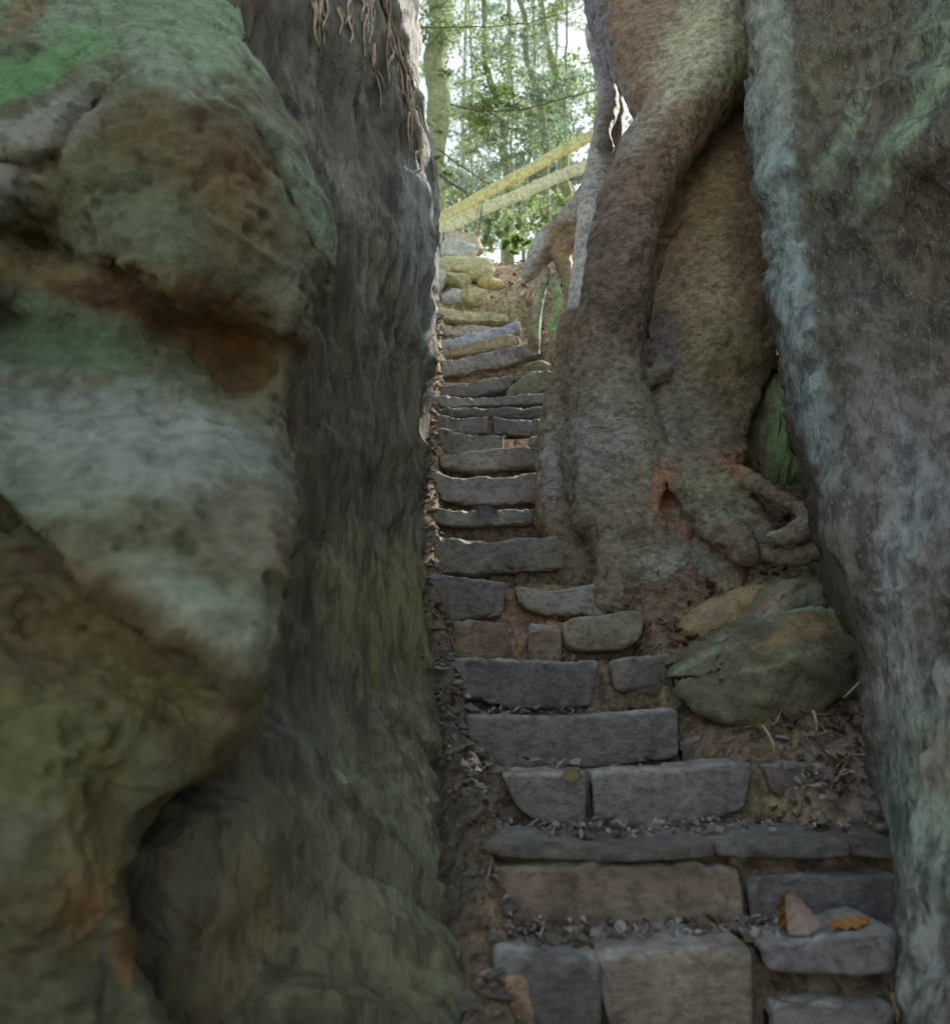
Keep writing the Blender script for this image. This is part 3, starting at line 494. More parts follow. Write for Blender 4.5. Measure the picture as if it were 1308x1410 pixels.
SP = [
 # bottom riser (y 1300)
 ('dark angular stone at the lower left of the bottom step', [(676, 1308), (700, 1312), (760, 1322), (830, 1312)], [(690, 1440), (830, 1440)], 1.65, .2, (84, 80, 82), dict(p=7, pe=10, amp=.010)),
 ('large brown square block in the middle of the bottom step', [(815, 1324), (850, 1312), (940, 1306), (1035, 1306)], [(850, 1450), (1038, 1450)], 1.65, .2, (102, 88, 78), dict(p=10, pe=16, amp=.007)),
 ('thick dark slab at the right end of the bottom step', [(1052, 1304), (1080, 1303), (1120, 1300), (1170, 1286), (1236, 1276)], [(1058, 1338), (1100, 1344), (1180, 1344), (1236, 1342)], 1.65, .2, (88, 84, 88), dict(p=8, pe=12, amp=.006)),
 ('small dark stone at the bottom right corner below the thick slab', [(1065, 1384), (1140, 1380), (1236, 1386)], [(1065, 1450), (1236, 1450)], 1.65, .2, (92, 86, 88), dict(p=8, pe=12)),
 ('rusty brown stone at the bottom left corner of the steps', [(655, 1345), (700, 1335), (735, 1350)], [(660, 1450), (738, 1450)], 1.65, .2, (120, 94, 66), dict(p=7, pe=10, amp=.012)),
 # riser 1160
 ('long thin dark capstone along the second step, left part', [(662, 1160), (700, 1156), (760, 1160), (850, 1168), (930, 1164), (990, 1158)], [(668, 1178), (700, 1184), (760, 1186), (850, 1190), (990, 1184)], 1.80, .3, (74, 71, 72), dict(p=7, pe=10, amp=.005, edge=.2)),
 ('dark capstone in the right half of the second step', [(985, 1160), (1040, 1153), (1100, 1152), (1178, 1156)], [(990, 1182), (1050, 1186), (1110, 1186), (1176, 1184)], 1.80, .3, (74, 71, 72), dict(p=7, pe=10, amp=.005, edge=.2)),
 ('short dark capstone against the right rock on the second step', [(1172, 1156), (1240, 1155)], [(1174, 1182), (1240, 1186)], 1.81, .3, (74, 71, 72), dict(p=7, pe=10, edge=.2)),
 ('wide rough brown block under the capstone of the second step', [(670, 1192), (780, 1192), (900, 1190), (1018, 1192)], [(672, 1286), (740, 1294), (840, 1304), (950, 1300), (1030, 1290)], 1.84, .2, (106, 88, 76), dict(p=11, pe=18, amp=.008)),
 ('dark square stone behind the curled leaf', [(1028, 1208), (1100, 1204), (1245, 1206)], [(1040, 1290), (1120, 1300), (1245, 1300)], 1.85, .2, (86, 82, 86), dict(p=10, pe=16)),
 # 1055
 ('dark squarish stone at the left end of the third step', [(690, 1066), (740, 1064), (808, 1064)], [(712, 1108), (745, 1126), (808, 1132)], 2.13, .22, (104, 94, 96), dict(p=11, pe=18)),
 ('long dark block in the middle of the third step', [(814, 1066), (860, 1060), (930, 1060), (1000, 1050), (1040, 1050)], [(820, 1136), (870, 1140), (960, 1130), (1026, 1106)], 2.13, .22, (102, 94, 98), dict(p=12, pe=20)),
 ('small dark pointed stone right of the long block', [(1052, 1052), (1090, 1048), (1126, 1052)], [(1062, 1082), (1096, 1112), (1130, 1090)], 2.15, .2, (96, 86, 86), dict(p=8, pe=12)),
 # 980
 ('long smooth dark block forming the fourth step', [(640, 984), (700, 984), (780, 986), (860, 980), (934, 974)], [(648, 1036), (690, 1052), (780, 1050), (870, 1044), (936, 1036)], 2.43, .24, (100, 94, 100), dict(p=12, pe=20, amp=.004)),
 ('small half buried stone right of the fourth step', [(942, 1022), (970, 1014), (1008, 1022)], [(942, 1052), (1008, 1052)], 2.4, .15, (94, 84, 80), dict(p=7, pe=10)),
 # 905
 ('long dark block forming the fifth step', [(604, 908), (660, 905), (740, 909), (826, 909)], [(622, 948), (700, 966), (770, 968), (812, 966)], 2.68, .24, (94, 92, 96), dict(p=11, pe=18)),
 ('short dark stone at the right end of the fifth step beside the boulder', [(838, 912), (880, 902), (926, 900)], [(846, 944), (890, 948), (926, 950)], 2.70, .22, (98, 92, 88), dict(p=9, pe=14)),
 # 850
 ('light brown rounded stone standing proud on the sixth step', [(774, 850), (800, 848), (840, 846), (866, 838), (892, 842)], [(778, 884), (800, 888), (850, 888), (884, 874)], 2.84, .22, (120, 114, 96), dict(p=9, pe=6, amp=.003)),
 ('rusty brown stone at the left of the sixth step', [(622, 854), (660, 856), (700, 858)], [(624, 906), (710, 908)], 2.92, .2, (112, 90, 68), dict(p=8, pe=12, amp=.010)),
 ('reddish stone left of the light brown rounded stone', [(726, 872), (748, 866), (774, 868)], [(728, 908), (774, 908)], 2.9, .15, (112, 92, 80), dict(p=7, pe=10)),
 ('thin grey slab on the litter above the reddish stone', [(730, 858), (774, 860)], [(730, 868), (774, 870)], 2.92, .2, (118, 120, 124), dict(p=7, pe=10)),
 # 800
 ('square dark stone at the left end of the seventh step', [(574, 792), (610, 790), (650, 796), (698, 802)], [(582, 838), (620, 846), (692, 838)], 3.07, .22, (82, 82, 82), dict(p=11, pe=18)),
 ('long wavy grey stone along the seventh step', [(708, 806), (745, 812), (780, 810), (820, 802), (860, 801), (890, 808)], [(716, 826), (750, 840), (800, 838), (850, 846), (892, 838)], 3.07, .24, (104, 104, 102), dict(p=9, pe=14)),
 # 740
 ('long rough dark stone forming the eighth step', [(572, 736), (600, 734), (640, 742), (690, 744), (740, 740), (790, 735), (816, 738)], [(578, 776), (620, 782), (700, 780), (760, 776), (814, 766)], 3.33, .22, (88, 88, 82), dict(p=10, pe=16, amp=.008)),
 # 700
 ('dark stone with a fallen leaf stuck on it forming the ninth step', [(584, 694), (620, 702), (670, 702), (736, 697)], [(588, 716), (640, 722), (736, 718)], 3.53, .22, (92, 94, 92), dict(p=9, pe=14)),
 # 655
 ('tall dark block forming the tenth step', [(592, 648), (620, 656), (660, 657), (700, 656), (748, 648)], [(594, 682), (640, 692), (700, 690), (742, 686)], 3.78, .24, (96, 94, 100), dict(p=11, pe=18)),
 # 620
 ('wavy grey stone forming the eleventh step above the litter', [(604, 627), (630, 625), (660, 618), (700, 614), (744, 614)], [(606, 640), (640, 646), (690, 642), (744, 638)], 4.02, .24, (102, 98, 96), dict(p=9, pe=14)),
 # 598
 ('flat grey block with a small hole in the twelfth step', [(602, 587), (630, 594), (660, 598), (694, 600)], [(604, 618), (640, 624), (694, 616)], 4.27, .24, (100, 100, 98), dict(p=11, pe=18)),
 ('small mossy grey stone at the right of the twelfth step', [(728, 600), (740, 598), (752, 600)], [(728, 612), (752, 612)], 4.2, .2, (98, 108, 100), dict(p=4, pe=8)),
 ('left grey block of the thirteenth step', [(600, 569), (630, 575), (672, 572)], [(602, 588), (640, 594), (672, 594)], 4.52, .24, (102, 100, 106), dict(p=11, pe=18)),
 ('right grey block of the thirteenth step', [(678, 572), (700, 578), (720, 578), (752, 574)], [(680, 594), (715, 596), (748, 596)], 4.52, .24, (98, 98, 108), dict(p=11, pe=18)),
 ('thin dark layer of stone under the fourteenth step', [(604, 558), (650, 560), (754, 558)], [(604, 570), (680, 572), (750, 572)], 4.6, .15, (88, 88, 90), dict(p=4, pe=8)),
 ('long pale slab running the full width of the fourteenth step', [(584, 550), (610, 543), (640, 546), (690, 547), (720, 542), (764, 540)], [(592, 556), (640, 556), (690, 554), (762, 552)], 4.78, .26, (112, 120, 126), dict(p=8, pe=12)),
 ('left dark stone of the fifteenth step', [(596, 530), (620, 530), (660, 522), (708, 514)], [(600, 542), (650, 542), (704, 530)], 5.05, .24, (102, 98, 104), dict(p=8, pe=12)),
 ('tilted greenish rock at the right of the fifteenth step', [(696, 536), (720, 514), (745, 506), (768, 506)], [(700, 544), (730, 542), (766, 540)], 4.98, .24, (118, 122, 100), dict(p=4, pe=8, amp=.01)),
 ('mossy rounded rock by the root at the right of the steps', [(706, 515), (725, 498), (745, 492), (766, 500)], [(708, 522), (740, 512), (766, 514)], 5.1, .24, (112, 108, 80), dict(p=4, pe=8, amp=.008)),
 ('thick straight grey slab tilted up to the right', [(592, 494), (620, 494), (680, 482), (744, 466)], [(600, 516), (640, 512), (690, 502), (744, 484)], 5.38, .28, (112, 110, 114), dict(p=10, pe=16)),
 ('yellow brown stone slab lying above the thick tilted slab', [(592, 482), (640, 474), (700, 456), (716, 462)], [(594, 488), (640, 486), (690, 476), (718, 470)], 5.62, .26, (140, 122, 88), dict(p=7, pe=10)),
 ('thin bluish slab tilted across the upper steps', [(590, 472), (620, 466), (660, 456), (690, 450), (716, 438)], [(592, 482), (640, 474), (690, 462), (718, 450)], 5.72, .28, (120, 134, 160), dict(p=7, pe=10)),
 ('grey stone slab below the crest of the steps', [(592, 440), (620, 448), (660, 446), (700, 452)], [(592, 456), (640, 460), (690, 458)], 5.95, .28, (122, 112, 108), dict(p=8, pe=12)),
 ('pale yellow slab on the topmost step', [(592, 420), (620, 424), (660, 430), (700, 430)], [(592, 434), (640, 438), (700, 438)], 6.15, .3, (148, 136, 100), dict(p=8, pe=12)),
]
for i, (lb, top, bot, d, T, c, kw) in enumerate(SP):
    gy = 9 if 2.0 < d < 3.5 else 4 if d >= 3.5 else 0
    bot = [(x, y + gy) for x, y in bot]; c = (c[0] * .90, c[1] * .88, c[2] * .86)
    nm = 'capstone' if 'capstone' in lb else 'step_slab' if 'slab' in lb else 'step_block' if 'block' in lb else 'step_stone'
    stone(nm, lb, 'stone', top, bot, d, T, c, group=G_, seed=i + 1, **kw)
# right bank boulders
stone('boulder', 'flat layered rock lying on top of the smooth green brown boulder', 'boulder', [(932, 900), (980, 878), (1030, 858), (1065, 830), (1075, 796), (1110, 786), (1180, 800)], [(940, 920), (1000, 892), (1060, 872), (1120, 850), (1190, 850)], 2.50, .4, (112, 112, 92), p=3, pe=4, seed=51, amp=.014, mat=M_rock, edge=.0, K=48, blobs=[(1060, 830, 60, 14, -30, (118, 100, 84), .7), (1000, 880, 60, 10, -28, (124, 132, 128), .8)])
stone('boulder', 'long golden brown rock between the sixth step and the tree roots', 'boulder', [(935, 850), (960, 832), (1000, 812), (1040, 798), (1078, 794)], [(940, 890), (990, 885), (1040, 862), (1080, 830)], 2.72, .35, (132, 108, 66), p=3, pe=4, seed=52, amp=.012, mat=M_rock, edge=.0, K=48, blobs=[(980, 850, 40, 14, -30, (112, 92, 80), .7)])
stone('boulder', 'small brown rock next to the rounded stone of the sixth step', 'boulder', [(888, 850), (915, 842), (950, 840)], [(890, 905), (920, 900), (955, 895)], 2.86, .3, (118, 100, 72), p=3.5, pe=5, seed=53, amp=.010, mat=M_rock, edge=.0)
stone('boulder', 'green mossy boulder wedged between the tree trunk and the right rock', 'boulder', [(1020, 480), (1060, 450), (1100, 420), (1160, 430), (1230, 470)], [(1010, 720), (1060, 740), (1120, 750), (1220, 750)], 3.32, .8, (90, 104, 66), p=2.8, pe=3, seed=54, amp=.034, mat=M_rock, edge=.0, K=64, blobs=[(1050, 560, 26, 120, 0, (96, 96, 66), .8), (1095, 600, 40, 80, 0, (96, 122, 66), .85)])
# rubble at the crest
RB = [('grey flat rock on top of the rubble pile', 590, 668, 322, 350, 6.75, (134, 122, 98)), ('pale slanted slab in the rubble pile', 604, 658, 334, 362, 6.6, (142, 138, 126)), ('big gold brown rock in the rubble pile', 596, 682, 352, 392, 6.5, (146, 130, 84)),
      ('round yellow stone under the gold brown rock', 612, 648, 378, 400, 6.4, (152, 130, 84)), ('small yellow stone leaning in the rubble pile', 622, 644, 368, 382, 6.45, (152, 130, 84)), ('pale speckled stone at the foot of the rubble pile', 606, 640, 400, 424, 6.3, (148, 146, 140)), ('yellow lumpy stone at the right foot of the rubble pile', 634, 668, 396, 426, 6.28, (152, 130, 84)), ('long yellow brown stone right of the rubble pile', 656, 692, 386, 404, 6.5, (152, 122, 60)), ('grey stone at the left edge of the rubble pile', 590, 612, 372, 410, 6.35, (128, 126, 108)),
      ('small brown stone under the hanging rootlets', 722, 742, 396, 424, 6.3, (140, 104, 66)), ('low stone beside the mossy root fork', 762, 790, 470, 492, 4.75, (112, 104, 88))]
import bmesh
def angular(name, label, cat, cen, size, col, seed, mat, group=None, rot=0.):
    r = np.random.RandomState(seed); bm = bmesh.new()
    p = r.uniform(-1, 1, (26, 3)); p = p / (np.abs(p) ** 3.5).sum(1, keepdims=True) ** (1 / 3.5) * r.uniform(.86, 1, (26, 1))
    ca, sa = math.cos(rot), math.sin(rot); p = p * np.array(size) / 2
    p = np.stack([p[:, 0] * ca - p[:, 2] * sa, p[:, 1], p[:, 0] * sa + p[:, 2] * ca], -1)
    for q in p: bm.verts.new(q)
    h = bmesh.ops.convex_hull(bm, input=bm.verts); bmesh.ops.delete(bm, geom=[v for v in bm.verts if not v.link_faces], context='VERTS')
    bmesh.ops.bevel(bm, geom=bm.edges[:], offset=min(size) * .07, segments=2, affect='EDGES', profile=.6)
    bmesh.ops.triangulate(bm, faces=bm.faces[:]); bmesh.ops.subdivide_edges(bm, edges=[e for e in bm.edges if e.calc_length() > min(size) * .15], cuts=2, use_grid_fill=True)
    bm.normal_update(); bm.verts.ensure_lookup_table()
    V = np.array([v.co[:] for v in bm.verts]); n = np.array([v.normal[:] for v in bm.verts]); Fs = [[v.index for v in f.verts] for f in bm.faces]; bm.free()
    W = V + np.array(cen); W = W + n * (fbm(W * 14, 4, seed) * min(size) * .09)[:, None]
    qx, qy = proj(W); o = mesh(name, W, Fs, mat, col=blobcol(qx, qy, W, col, [], seed)); return tag(o, label, cat, group)
for i, (lb, xa, xb, ya, yb, d, c) in enumerate(RB):
    cen = P((xa + xb) / 2, (ya + yb) / 2, d + .1); k = d / F * 1.15
    angular('rubble_stone', lb, 'stone', cen, ((xb - xa) * k * 1.12, .24, (yb - ya) * k * 1.2), c, 70 + i, M_rock, 'rubble at the top of the steps', rnd.uniform(-.35, .25))
def hullrock(name, label, cat, pts, col, seed, mat, blobs, bev=.018, amp=.010):
    bm = bmesh.new()
    for q in pts: bm.verts.new(P(*q))
    bmesh.ops.convex_hull(bm, input=bm.verts); bmesh.ops.delete(bm, geom=[v for v in bm.verts if not v.link_faces], context='VERTS')
    bmesh.ops.bevel(bm, geom=bm.edges[:], offset=bev, segments=2, affect='EDGES', profile=.6)
    for _ in range(6):
        bmesh.ops.triangulate(bm, faces=bm.faces[:]); e = [e for e in bm.edges if e.calc_length() > .022]
        if not e: break
        bmesh.ops.subdivide_edges(bm, edges=e, cuts=1)
    bmesh.ops.triangulate(bm, faces=bm.faces[:]); bm.normal_update(); bm.verts.ensure_lookup_table()
    V = np.array([v.co[:] for v in bm.verts]); n = np.array([v.normal[:] for v in bm.verts]); Fs = [[v.index for v in f.verts] for f in bm.faces]; bm.free()
    q = V @ np.array([[1, 0, -.42], [0, 1, -.2], [.42, .2, 1]]).T
    V = V + n * (fbm(V * 7, 4, seed) * amp * 1.8 + ridged(q * np.array([2.5, 4, 17.]), 3, seed + 3) * amp + fbm(V * 30, 3, seed + 7) * amp * .35)[:, None]
    qx, qy = proj(V); o = mesh(name, V, Fs, mat, col=blobcol(qx, qy, V, col, blobs, seed)); return tag(o, label, cat)
hullrock('boulder', 'green brown wedge shaped boulder right of the fifth step below the tree root', 'boulder', [(928, 950, 2.42), (955, 978, 2.38), (1010, 994, 2.34), (1090, 992, 2.32), (1160, 968, 2.30), (1225, 935, 2.30), (920, 934, 2.44), (940, 908, 2.50), (985, 888, 2.44), (1060, 872, 2.34), (1130, 862, 2.32), (1225, 880, 2.30), (1000, 866, 2.62), (1060, 842, 2.66), (1110, 830, 2.68), (1180, 822, 2.66), (1240, 840, 2.6), (980, 985, 2.9), (1230, 975, 2.9), (945, 950, 2.8), (1075, 902, 2.27), (1130, 925, 2.24), (1000, 945, 2.34)], (84, 80, 60), 150, M_rock,
    [(1090, 868, 70, 20, -12, (118, 94, 58), .85), (960, 905, 60, 10, -34, (104, 116, 96), .8), (1110, 838, 100, 9, -6, (106, 130, 116), .85), (1080, 912, 90, 7, -14, (124, 122, 88), .7), (1160, 935, 80, 50, 0, (66, 74, 52), .85), (1000, 960, 70, 30, 0, (78, 80, 54), .7)], .020, .022)
# ------------------------------------------------------------------ loose things
def tube(pts, rs, K=6, cap=True):
    pts = np.array(pts, float); n = len(pts); t = np.gradient(pts, axis=0); t /= np.linalg.norm(t, axis=1, keepdims=True) + 1e-9
    up = np.array([.3, .2, 1.]) if abs(t[:, 2]).mean() < .8 else np.array([1., .2, .1])
    a = np.cross(t, up); a /= np.linalg.norm(a, axis=1, keepdims=True) + 1e-9; b = np.cross(t, a)
    ph = np.arange(K) * 2 * math.pi / K
    V = pts[:, None] + (a[:, None] * np.cos(ph)[None, :, None] + b[:, None] * np.sin(ph)[None, :, None]) * np.asarray(rs, float)[:, None, None]
    Fs = gridfaces(n, K, True).tolist(); Fs += [list(range(K)), [(n - 1) * K + k for k in range(K)]]
    return V.reshape(-1, 3), Fs
class MB:
    def __init__(s): s.V = []; s.F = []; s.n = 0
    def add(s, V, Fs): 
        s.F += [[i + s.n for i in f] for f in Fs]; s.V.append(np.asarray(V, float)); s.n += len(V)
    def V_(s): return np.concatenate(s.V)
def leafmesh(c, nrm, tdir, L, Wd, curl=.3):
    nrm = nrm / np.linalg.norm(nrm); t = tdir - nrm * (tdir @ nrm); t /= np.linalg.norm(t) + 1e-9; b = np.cross(nrm, t)
    V = [c - t * L / 2, c - t * L * .1 + b * Wd / 2 + nrm * curl * Wd, c + t * L * .25 + b * Wd * .4 + nrm * curl * Wd, c + t * L / 2 + nrm * curl * L * .2, c + t * L * .25 - b * Wd * .4 + nrm * curl * Wd, c - t * L * .1 - b * Wd / 2 + nrm * curl * Wd, c + t * L * .1]
    return V, [[0, 1, 6], [1, 2, 6], [2, 3, 6], [3, 4, 6], [4, 5, 6], [5, 0, 6]]
def litter(name, label, zones, mat, seed, size=(.014, .04), lo=.004, hi=.03):
    r = np.random.RandomState(seed); mb = MB()
    for (x0, x1, y0, y1, n) in zones:
        X = r.uniform(x0, x1, n); Y = r.uniform(y0, y1, n); Z = ground_z(X[None], Y[None])[0]
        dn = fbm(np.stack([X * 9, Y * 9, X * 0 + seed], -1), 3, 77) + r.uniform(-.25, .25, n)
        for i in range(n):
            if dn[i] < -.05: continue
            L = r.uniform(*size) * r.choice([.6, 1, 1, 1.5]) * min(1, .25 + Y[i] / 3.2); nr = np.array([r.normal() * .5, r.normal() * .5, 1]); nr = nr + r.normal(size=3) * .35; c = np.array([X[i], Y[i], Z[i] + r.uniform(lo, hi)])
            mb.add(*leafmesh(c, nr, r.normal(size=3), L, L * r.choice([.12, .3, .5, .7]), r.uniform(-.3, .9)))
    o = mesh(name, mb.V_(), mb.F, mat); tag(o, label, 'leaf litter', kind='stuff'); return o
M_lit = mat_leaf('dry_pale_leaf', (.36, .33, .30), (.12, .085, .06), .15)
M_lit2 = mat_leaf('brown_leaf', (.20, .105, .05), (.07, .045, .032), .1)
zones = []
for k in range(len(SD)):
    a, b = SD[k] + .05, (SD[k + 1] if k + 1 < len(SD) else 6.5)
    xl = float(np.interp(a, [1, 1.7, 2.5, 3.2, 4.5, 6.5], [.05, .05, -.05, -.17, -.24, -.30])); xr = float(np.interp(a, [1, 1.8, 2.0, 2.2, 2.45, 2.7, 3.3, 4.2, 5, 6.3], [1.1, 1.1, .88, .80, .62, .60, .50, .40, .48, .6]))
    zones.append((xl - .1, xr, a + .02, b + .03, 70 if k < 5 else 22)); zones.append((xl - .16, xl + .08, a - .05, b + .05, 70))
litter('leaf_litter', 'pale dry leaf litter lying on the treads and along the left side of the steps', zones, M_lit, 3)
litter('leaf_litter', 'pale frosty leaf crumbs heaped on the treads of the two lowest steps', [(.06, .62, 1.68, 1.86, 600), (.40, 1.0, 1.70, 1.86, 260), (.02, .95, 1.88, 2.16, 1100), (-.02, .3, 2.2, 2.45, 150), (-.1, .3, 2.5, 2.7, 150), (-.1, .35, 2.76, 2.9, 120)], mat_leaf('frosty_crumb', (.50, .48, .49), (.15, .10, .07), .1), 15, (.008, .034), .020, .036)
litter('leaf_litter', 'brown leaf litter on the bank right of the steps and at the crest', [(.72, 1.25, 1.75, 2.6, 1100), (.55, 1.3, 2.5, 3.2, 700), (.3, .6, 2.9, 3.3, 120), (-.5, 1.0, 6.3, 7.8, 2600), (.3, .6, 4.3, 6.3, 200), (0, 1.1, 1.66, 1.88, 200)], M_lit2, 4)
litter('leaf_litter', 'bluish pale leaves heaped against the right rock', [(.80, 1.12, 1.78, 2.25, 420), (.86, 1.1, 1.66, 1.87, 90)], mat_leaf('weathered_pale_leaf', (.42, .42, .45), (.25, .2, .18), .1), 5)
# single leaves
def bigleaf(name, label, px, py, d, L, Wd, nrm, tdir, mat, curl=.35):
    tri = 'curled' in label and 'step' in label
    c = P(px, py, d); nrm = np.array(nrm, float); nrm /= np.linalg.norm(nrm); t = np.array(tdir, float); t = t - nrm * (t @ nrm); t /= np.linalg.norm(t); b = np.cross(nrm, t)
    V = []; nu, nv = 17, 9
    for i in range(nu):
        u = i / (nu - 1.); w = Wd * math.sin(math.pi * min(1, u * .97 + .015)) ** .7 * (1 + .08 * math.sin(u * 40)) if not tri else Wd * 1.25 * min(1, u * 7 + .1) * (1 - u * .98) ** .7 * (1 + .06 * math.sin(u * 31))
        for j in range(nv):
            v = j / (nv - 1.) * 2 - 1
            V.append(c + t * (u - .5) * L + b * v * w / 2 + nrm * (curl * Wd * abs(v) ** 1.3 + curl * L * .5 * (u - .5) ** 2 + .004 * math.sin(u * 24 + v * 3)))
    fs = gridfaces(nu, nv).tolist(); V2 = [v - nrm * .0008 for v in V]
    o = mesh(name, np.array(V + V2), fs + [[i + len(V) for i in f][::-1] for f in fs], mat); return tag(o, label, 'leaf')
M_bl = mat_leaf('russet_leaf', (.42, .2, .07), (.42, .2, .07), .25); M_bp = mat_leaf('pale_pink_leaf', (.40, .30, .27), (.40, .30, .27), .2); M_by = mat_leaf('straw_leaf', (.34, .28, .15), (.24, .19, .10), .15)
bigleaf('fallen_leaf', 'large curled leaf, half russet half pale, standing on the bottom step', 1098, 1258, 1.72, .085, .058, (-.35, -1, .35), (-.35, 0, 1), M_bp, .30)
bigleaf('fallen_leaf', 'russet inner side leaf leaning behind the large curled pale leaf', 1080, 1262, 1.75, .09, .05, (.3, -1, .1), (.1, 0, 1), M_bl, .2)
bigleaf('fallen_leaf', 'orange leaf lying flat on the slab right of the curled leaf', 1168, 1274, 1.68, .09, .03, (0, -.6, 1), (1, .1, .2), M_bl, .2)
bigleaf('fallen_leaf', 'crumpled straw coloured leaf below the smooth green brown boulder', 1038, 1002, 2.22, .06, .035, (.3, -1, .5), (1, 0, .5), M_by, .9)
bigleaf('fallen_leaf', 'small pale leaf standing upright left of the bank litter', 1092, 1018, 2.2, .06, .025, (0, -1, .2), (.3, 0, 1), M_by, .3)
bigleaf('fallen_leaf', 'pale leaf on the top edge of the third step', 787, 1068, 2.11, .05, .035, (0, -1, .4), (1, 0, .4), M_by, .2)
bigleaf('fallen_leaf', 'dark purple grey leaf hanging over the edge of the ninth step', 668, 706, 3.50, .11, .05, (0, -1, .3), (1, 0, -.2), mat_leaf('dark_leaf', (.12, .11, .14), (.2, .2, .24), .1), .4)
bigleaf('fallen_leaf', 'white curled leaf on the left part of the sixth step', 716, 868, 2.86, .07, .05, (0, -1, .4), (1, 0, .5), M_bp, .5)
# hanging rootlets, upper left
M_vine = mat_surface('dry_rootlet', .8, .5, 1, .2, base=(.46, .37, .28)); M_vine2 = mat_surface('grey_rootlet', .8, .5, 1, .2, base=(.30, .22, .17))
VN = [(432, 0, 438, 70, 2.28), (442, -10, 444, 64, 2.3), (452, -10, 446, 40, 2.3), (468, 10, 470, 48, 2.35), (486, -10, 474, 34, 2.4), (482, 20, 484, 60, 2.45), (498, -10, 500, 30, 2.5), (508, -10, 500, 78, 2.52), (516, -10, 508, 60, 2.55), (524, -10, 546, 90, 2.62), (530, -10, 556, 130, 2.7), (514, 60, 524, 150, 2.6), (536, 0, 534, 120, 2.7), (548, 50, 572, 160, 2.8), (540, 70, 533, 112, 2.75), (556, 70, 578, 230, 2.85), (566, 110, 563, 210, 2.85), (570, 130, 582, 235, 2.9), (560, 130, 572, 220, 2.86)]
me_left = bpy.data.objects['rock_wall']
from mathutils.bvhtree import BVHTree
from mathutils import Vector
bvL = BVHTree.FromPolygons([v.co for v in me_left.data.vertices], [tuple(p.vertices) for p in me_left.data.polygons])
def snap(px, py, dflt, bv, off=.012):
    o_ = Vector((0, 0, CZ)); q = P(px, py, 2.0); dr_ = (Vector(q) - o_).normalized(); h = bv.ray_cast(o_, dr_)
    if h[0] is None: return np.array(P(px, py, dflt))
    p = np.array(h[0]); return p - np.array(dr_) * off
for i, (x0, y0, x1, y1, d) in enumerate(VN):
    n = 12
    for rep in range(2):
        mb = MB()
        pts = []; ph = rnd.uniform(0, 6)
        for k in range(n):
            t = k / (n - 1.); xx = x0 + (x1 - x0) * t + 2.4 * math.sin(ph + t * 7) + rep * rnd.uniform(2, 5) * t; yy = y0 + (y1 - y0) * t * (1 - .3 * rep)
            pts.append(snap(xx, yy, d, bvL, .012 + .01 * rnd.random()))
        pts = np.array(pts); pts[:, 1] = np.clip(pts[:, 1], np.median(pts[:, 1]) - .15, np.median(pts[:, 1]) + .15)
        mb.add(*tube(pts, np.linspace(.0085, .003, n) * (1 if rep == 0 else .6), 6))
        o = mesh('hanging_rootlet', mb.V_(), mb.F, M_vine if i < 9 or i % 3 else M_vine2)
        tag(o, 'dry straw coloured rootlet hanging over the top of the dark left wall', 'root', 'rootlets hanging on the dark left wall')
# roots hanging at the bank near the crest
for i in range(9):
    x = 700 + i * 6 + rnd.uniform(-3, 3); y1 = 425 + rnd.uniform(-12, 10); pts = [P(x + rnd.uniform(-2, 2) + (14 * math.sin(i) * t), 396 + (y1 - 396) * t, 6.2 - .1 * math.sin(t * 3)) for t in np.linspace(0, 1, 7)]
    V, f = tube(pts, np.linspace(.008, .004, 7), 5); tag(mesh('hanging_rootlet', V, f, M_vine), 'thin tan rootlet hanging from the bank below the knobby root at the crest', 'root', 'rootlets hanging from the crest bank')
# twigs on the right bank
for i, (a, b, c, lb) in enumerate([((1170, 1040), (1150, 1085), (1120, 1110), 'curved pale twig on the litter of the right bank'), ((1195, 925), (1180, 945), (1160, 962), 'thin pale root running from the boulder to the right rock'), ((1050, 1000), (1075, 1030), (1060, 1045), 'short forked twig above the third step'), ((1120, 980), (1128, 1000), (1122, 1015), 'short upright twig beside the boulder')]):
    d = [2.15, 2.15, 2.2, 2.2][i]; pts = [P(*(np.array(a) * (1 - t) ** 2 + 2 * np.array(b) * t * (1 - t) + np.array(c) * t * t), d - .05 * math.sin(3 * t)) for t in np.linspace(0, 1, 9)]
    V, f = tube(pts, np.linspace(.0045, .0022, 9), 6); tag(mesh('twig', V, f, M_vine), lb, 'twig')
r = np.random.RandomState(77)
for i in range(34):
    if i < 20: X, Y = r.uniform(.7, 1.15), r.uniform(1.9, 2.6); gp, lb = 'twigs on the right bank', 'thin pale twig among the leaf litter on the right bank'
    else: X, Y = float(np.interp(1.8 + (i - 20) * .12, [1.7, 2.5, 3.2], [.05, -.05, -.17])) + r.normal() * .05, 1.8 + (i - 20) * .12; gp, lb = 'twigs in the left gutter', 'thin broken twig lying in the debris between the dark wall and the steps'
    a = r.uniform(0, math.pi); L = r.uniform(.05, .13); t = np.linspace(-.5, .5, 6); q = r.uniform(-.3, .3)
    px_ = X + np.cos(a) * L * t + q * L * t * t; py_ = Y + np.sin(a) * L * t; pz = ground_z(px_[None], py_[None])[0]; pz = np.maximum(pz, pz.mean()) + .012 + r.uniform(0, .03) * (t + .5)
    V, f = tube(np.stack([px_, py_, pz], -1), np.linspace(.0035, .0015, 6), 5); tag(mesh('twig', V, f, M_vine if i % 2 else M_vine2), lb, 'twig', gp)
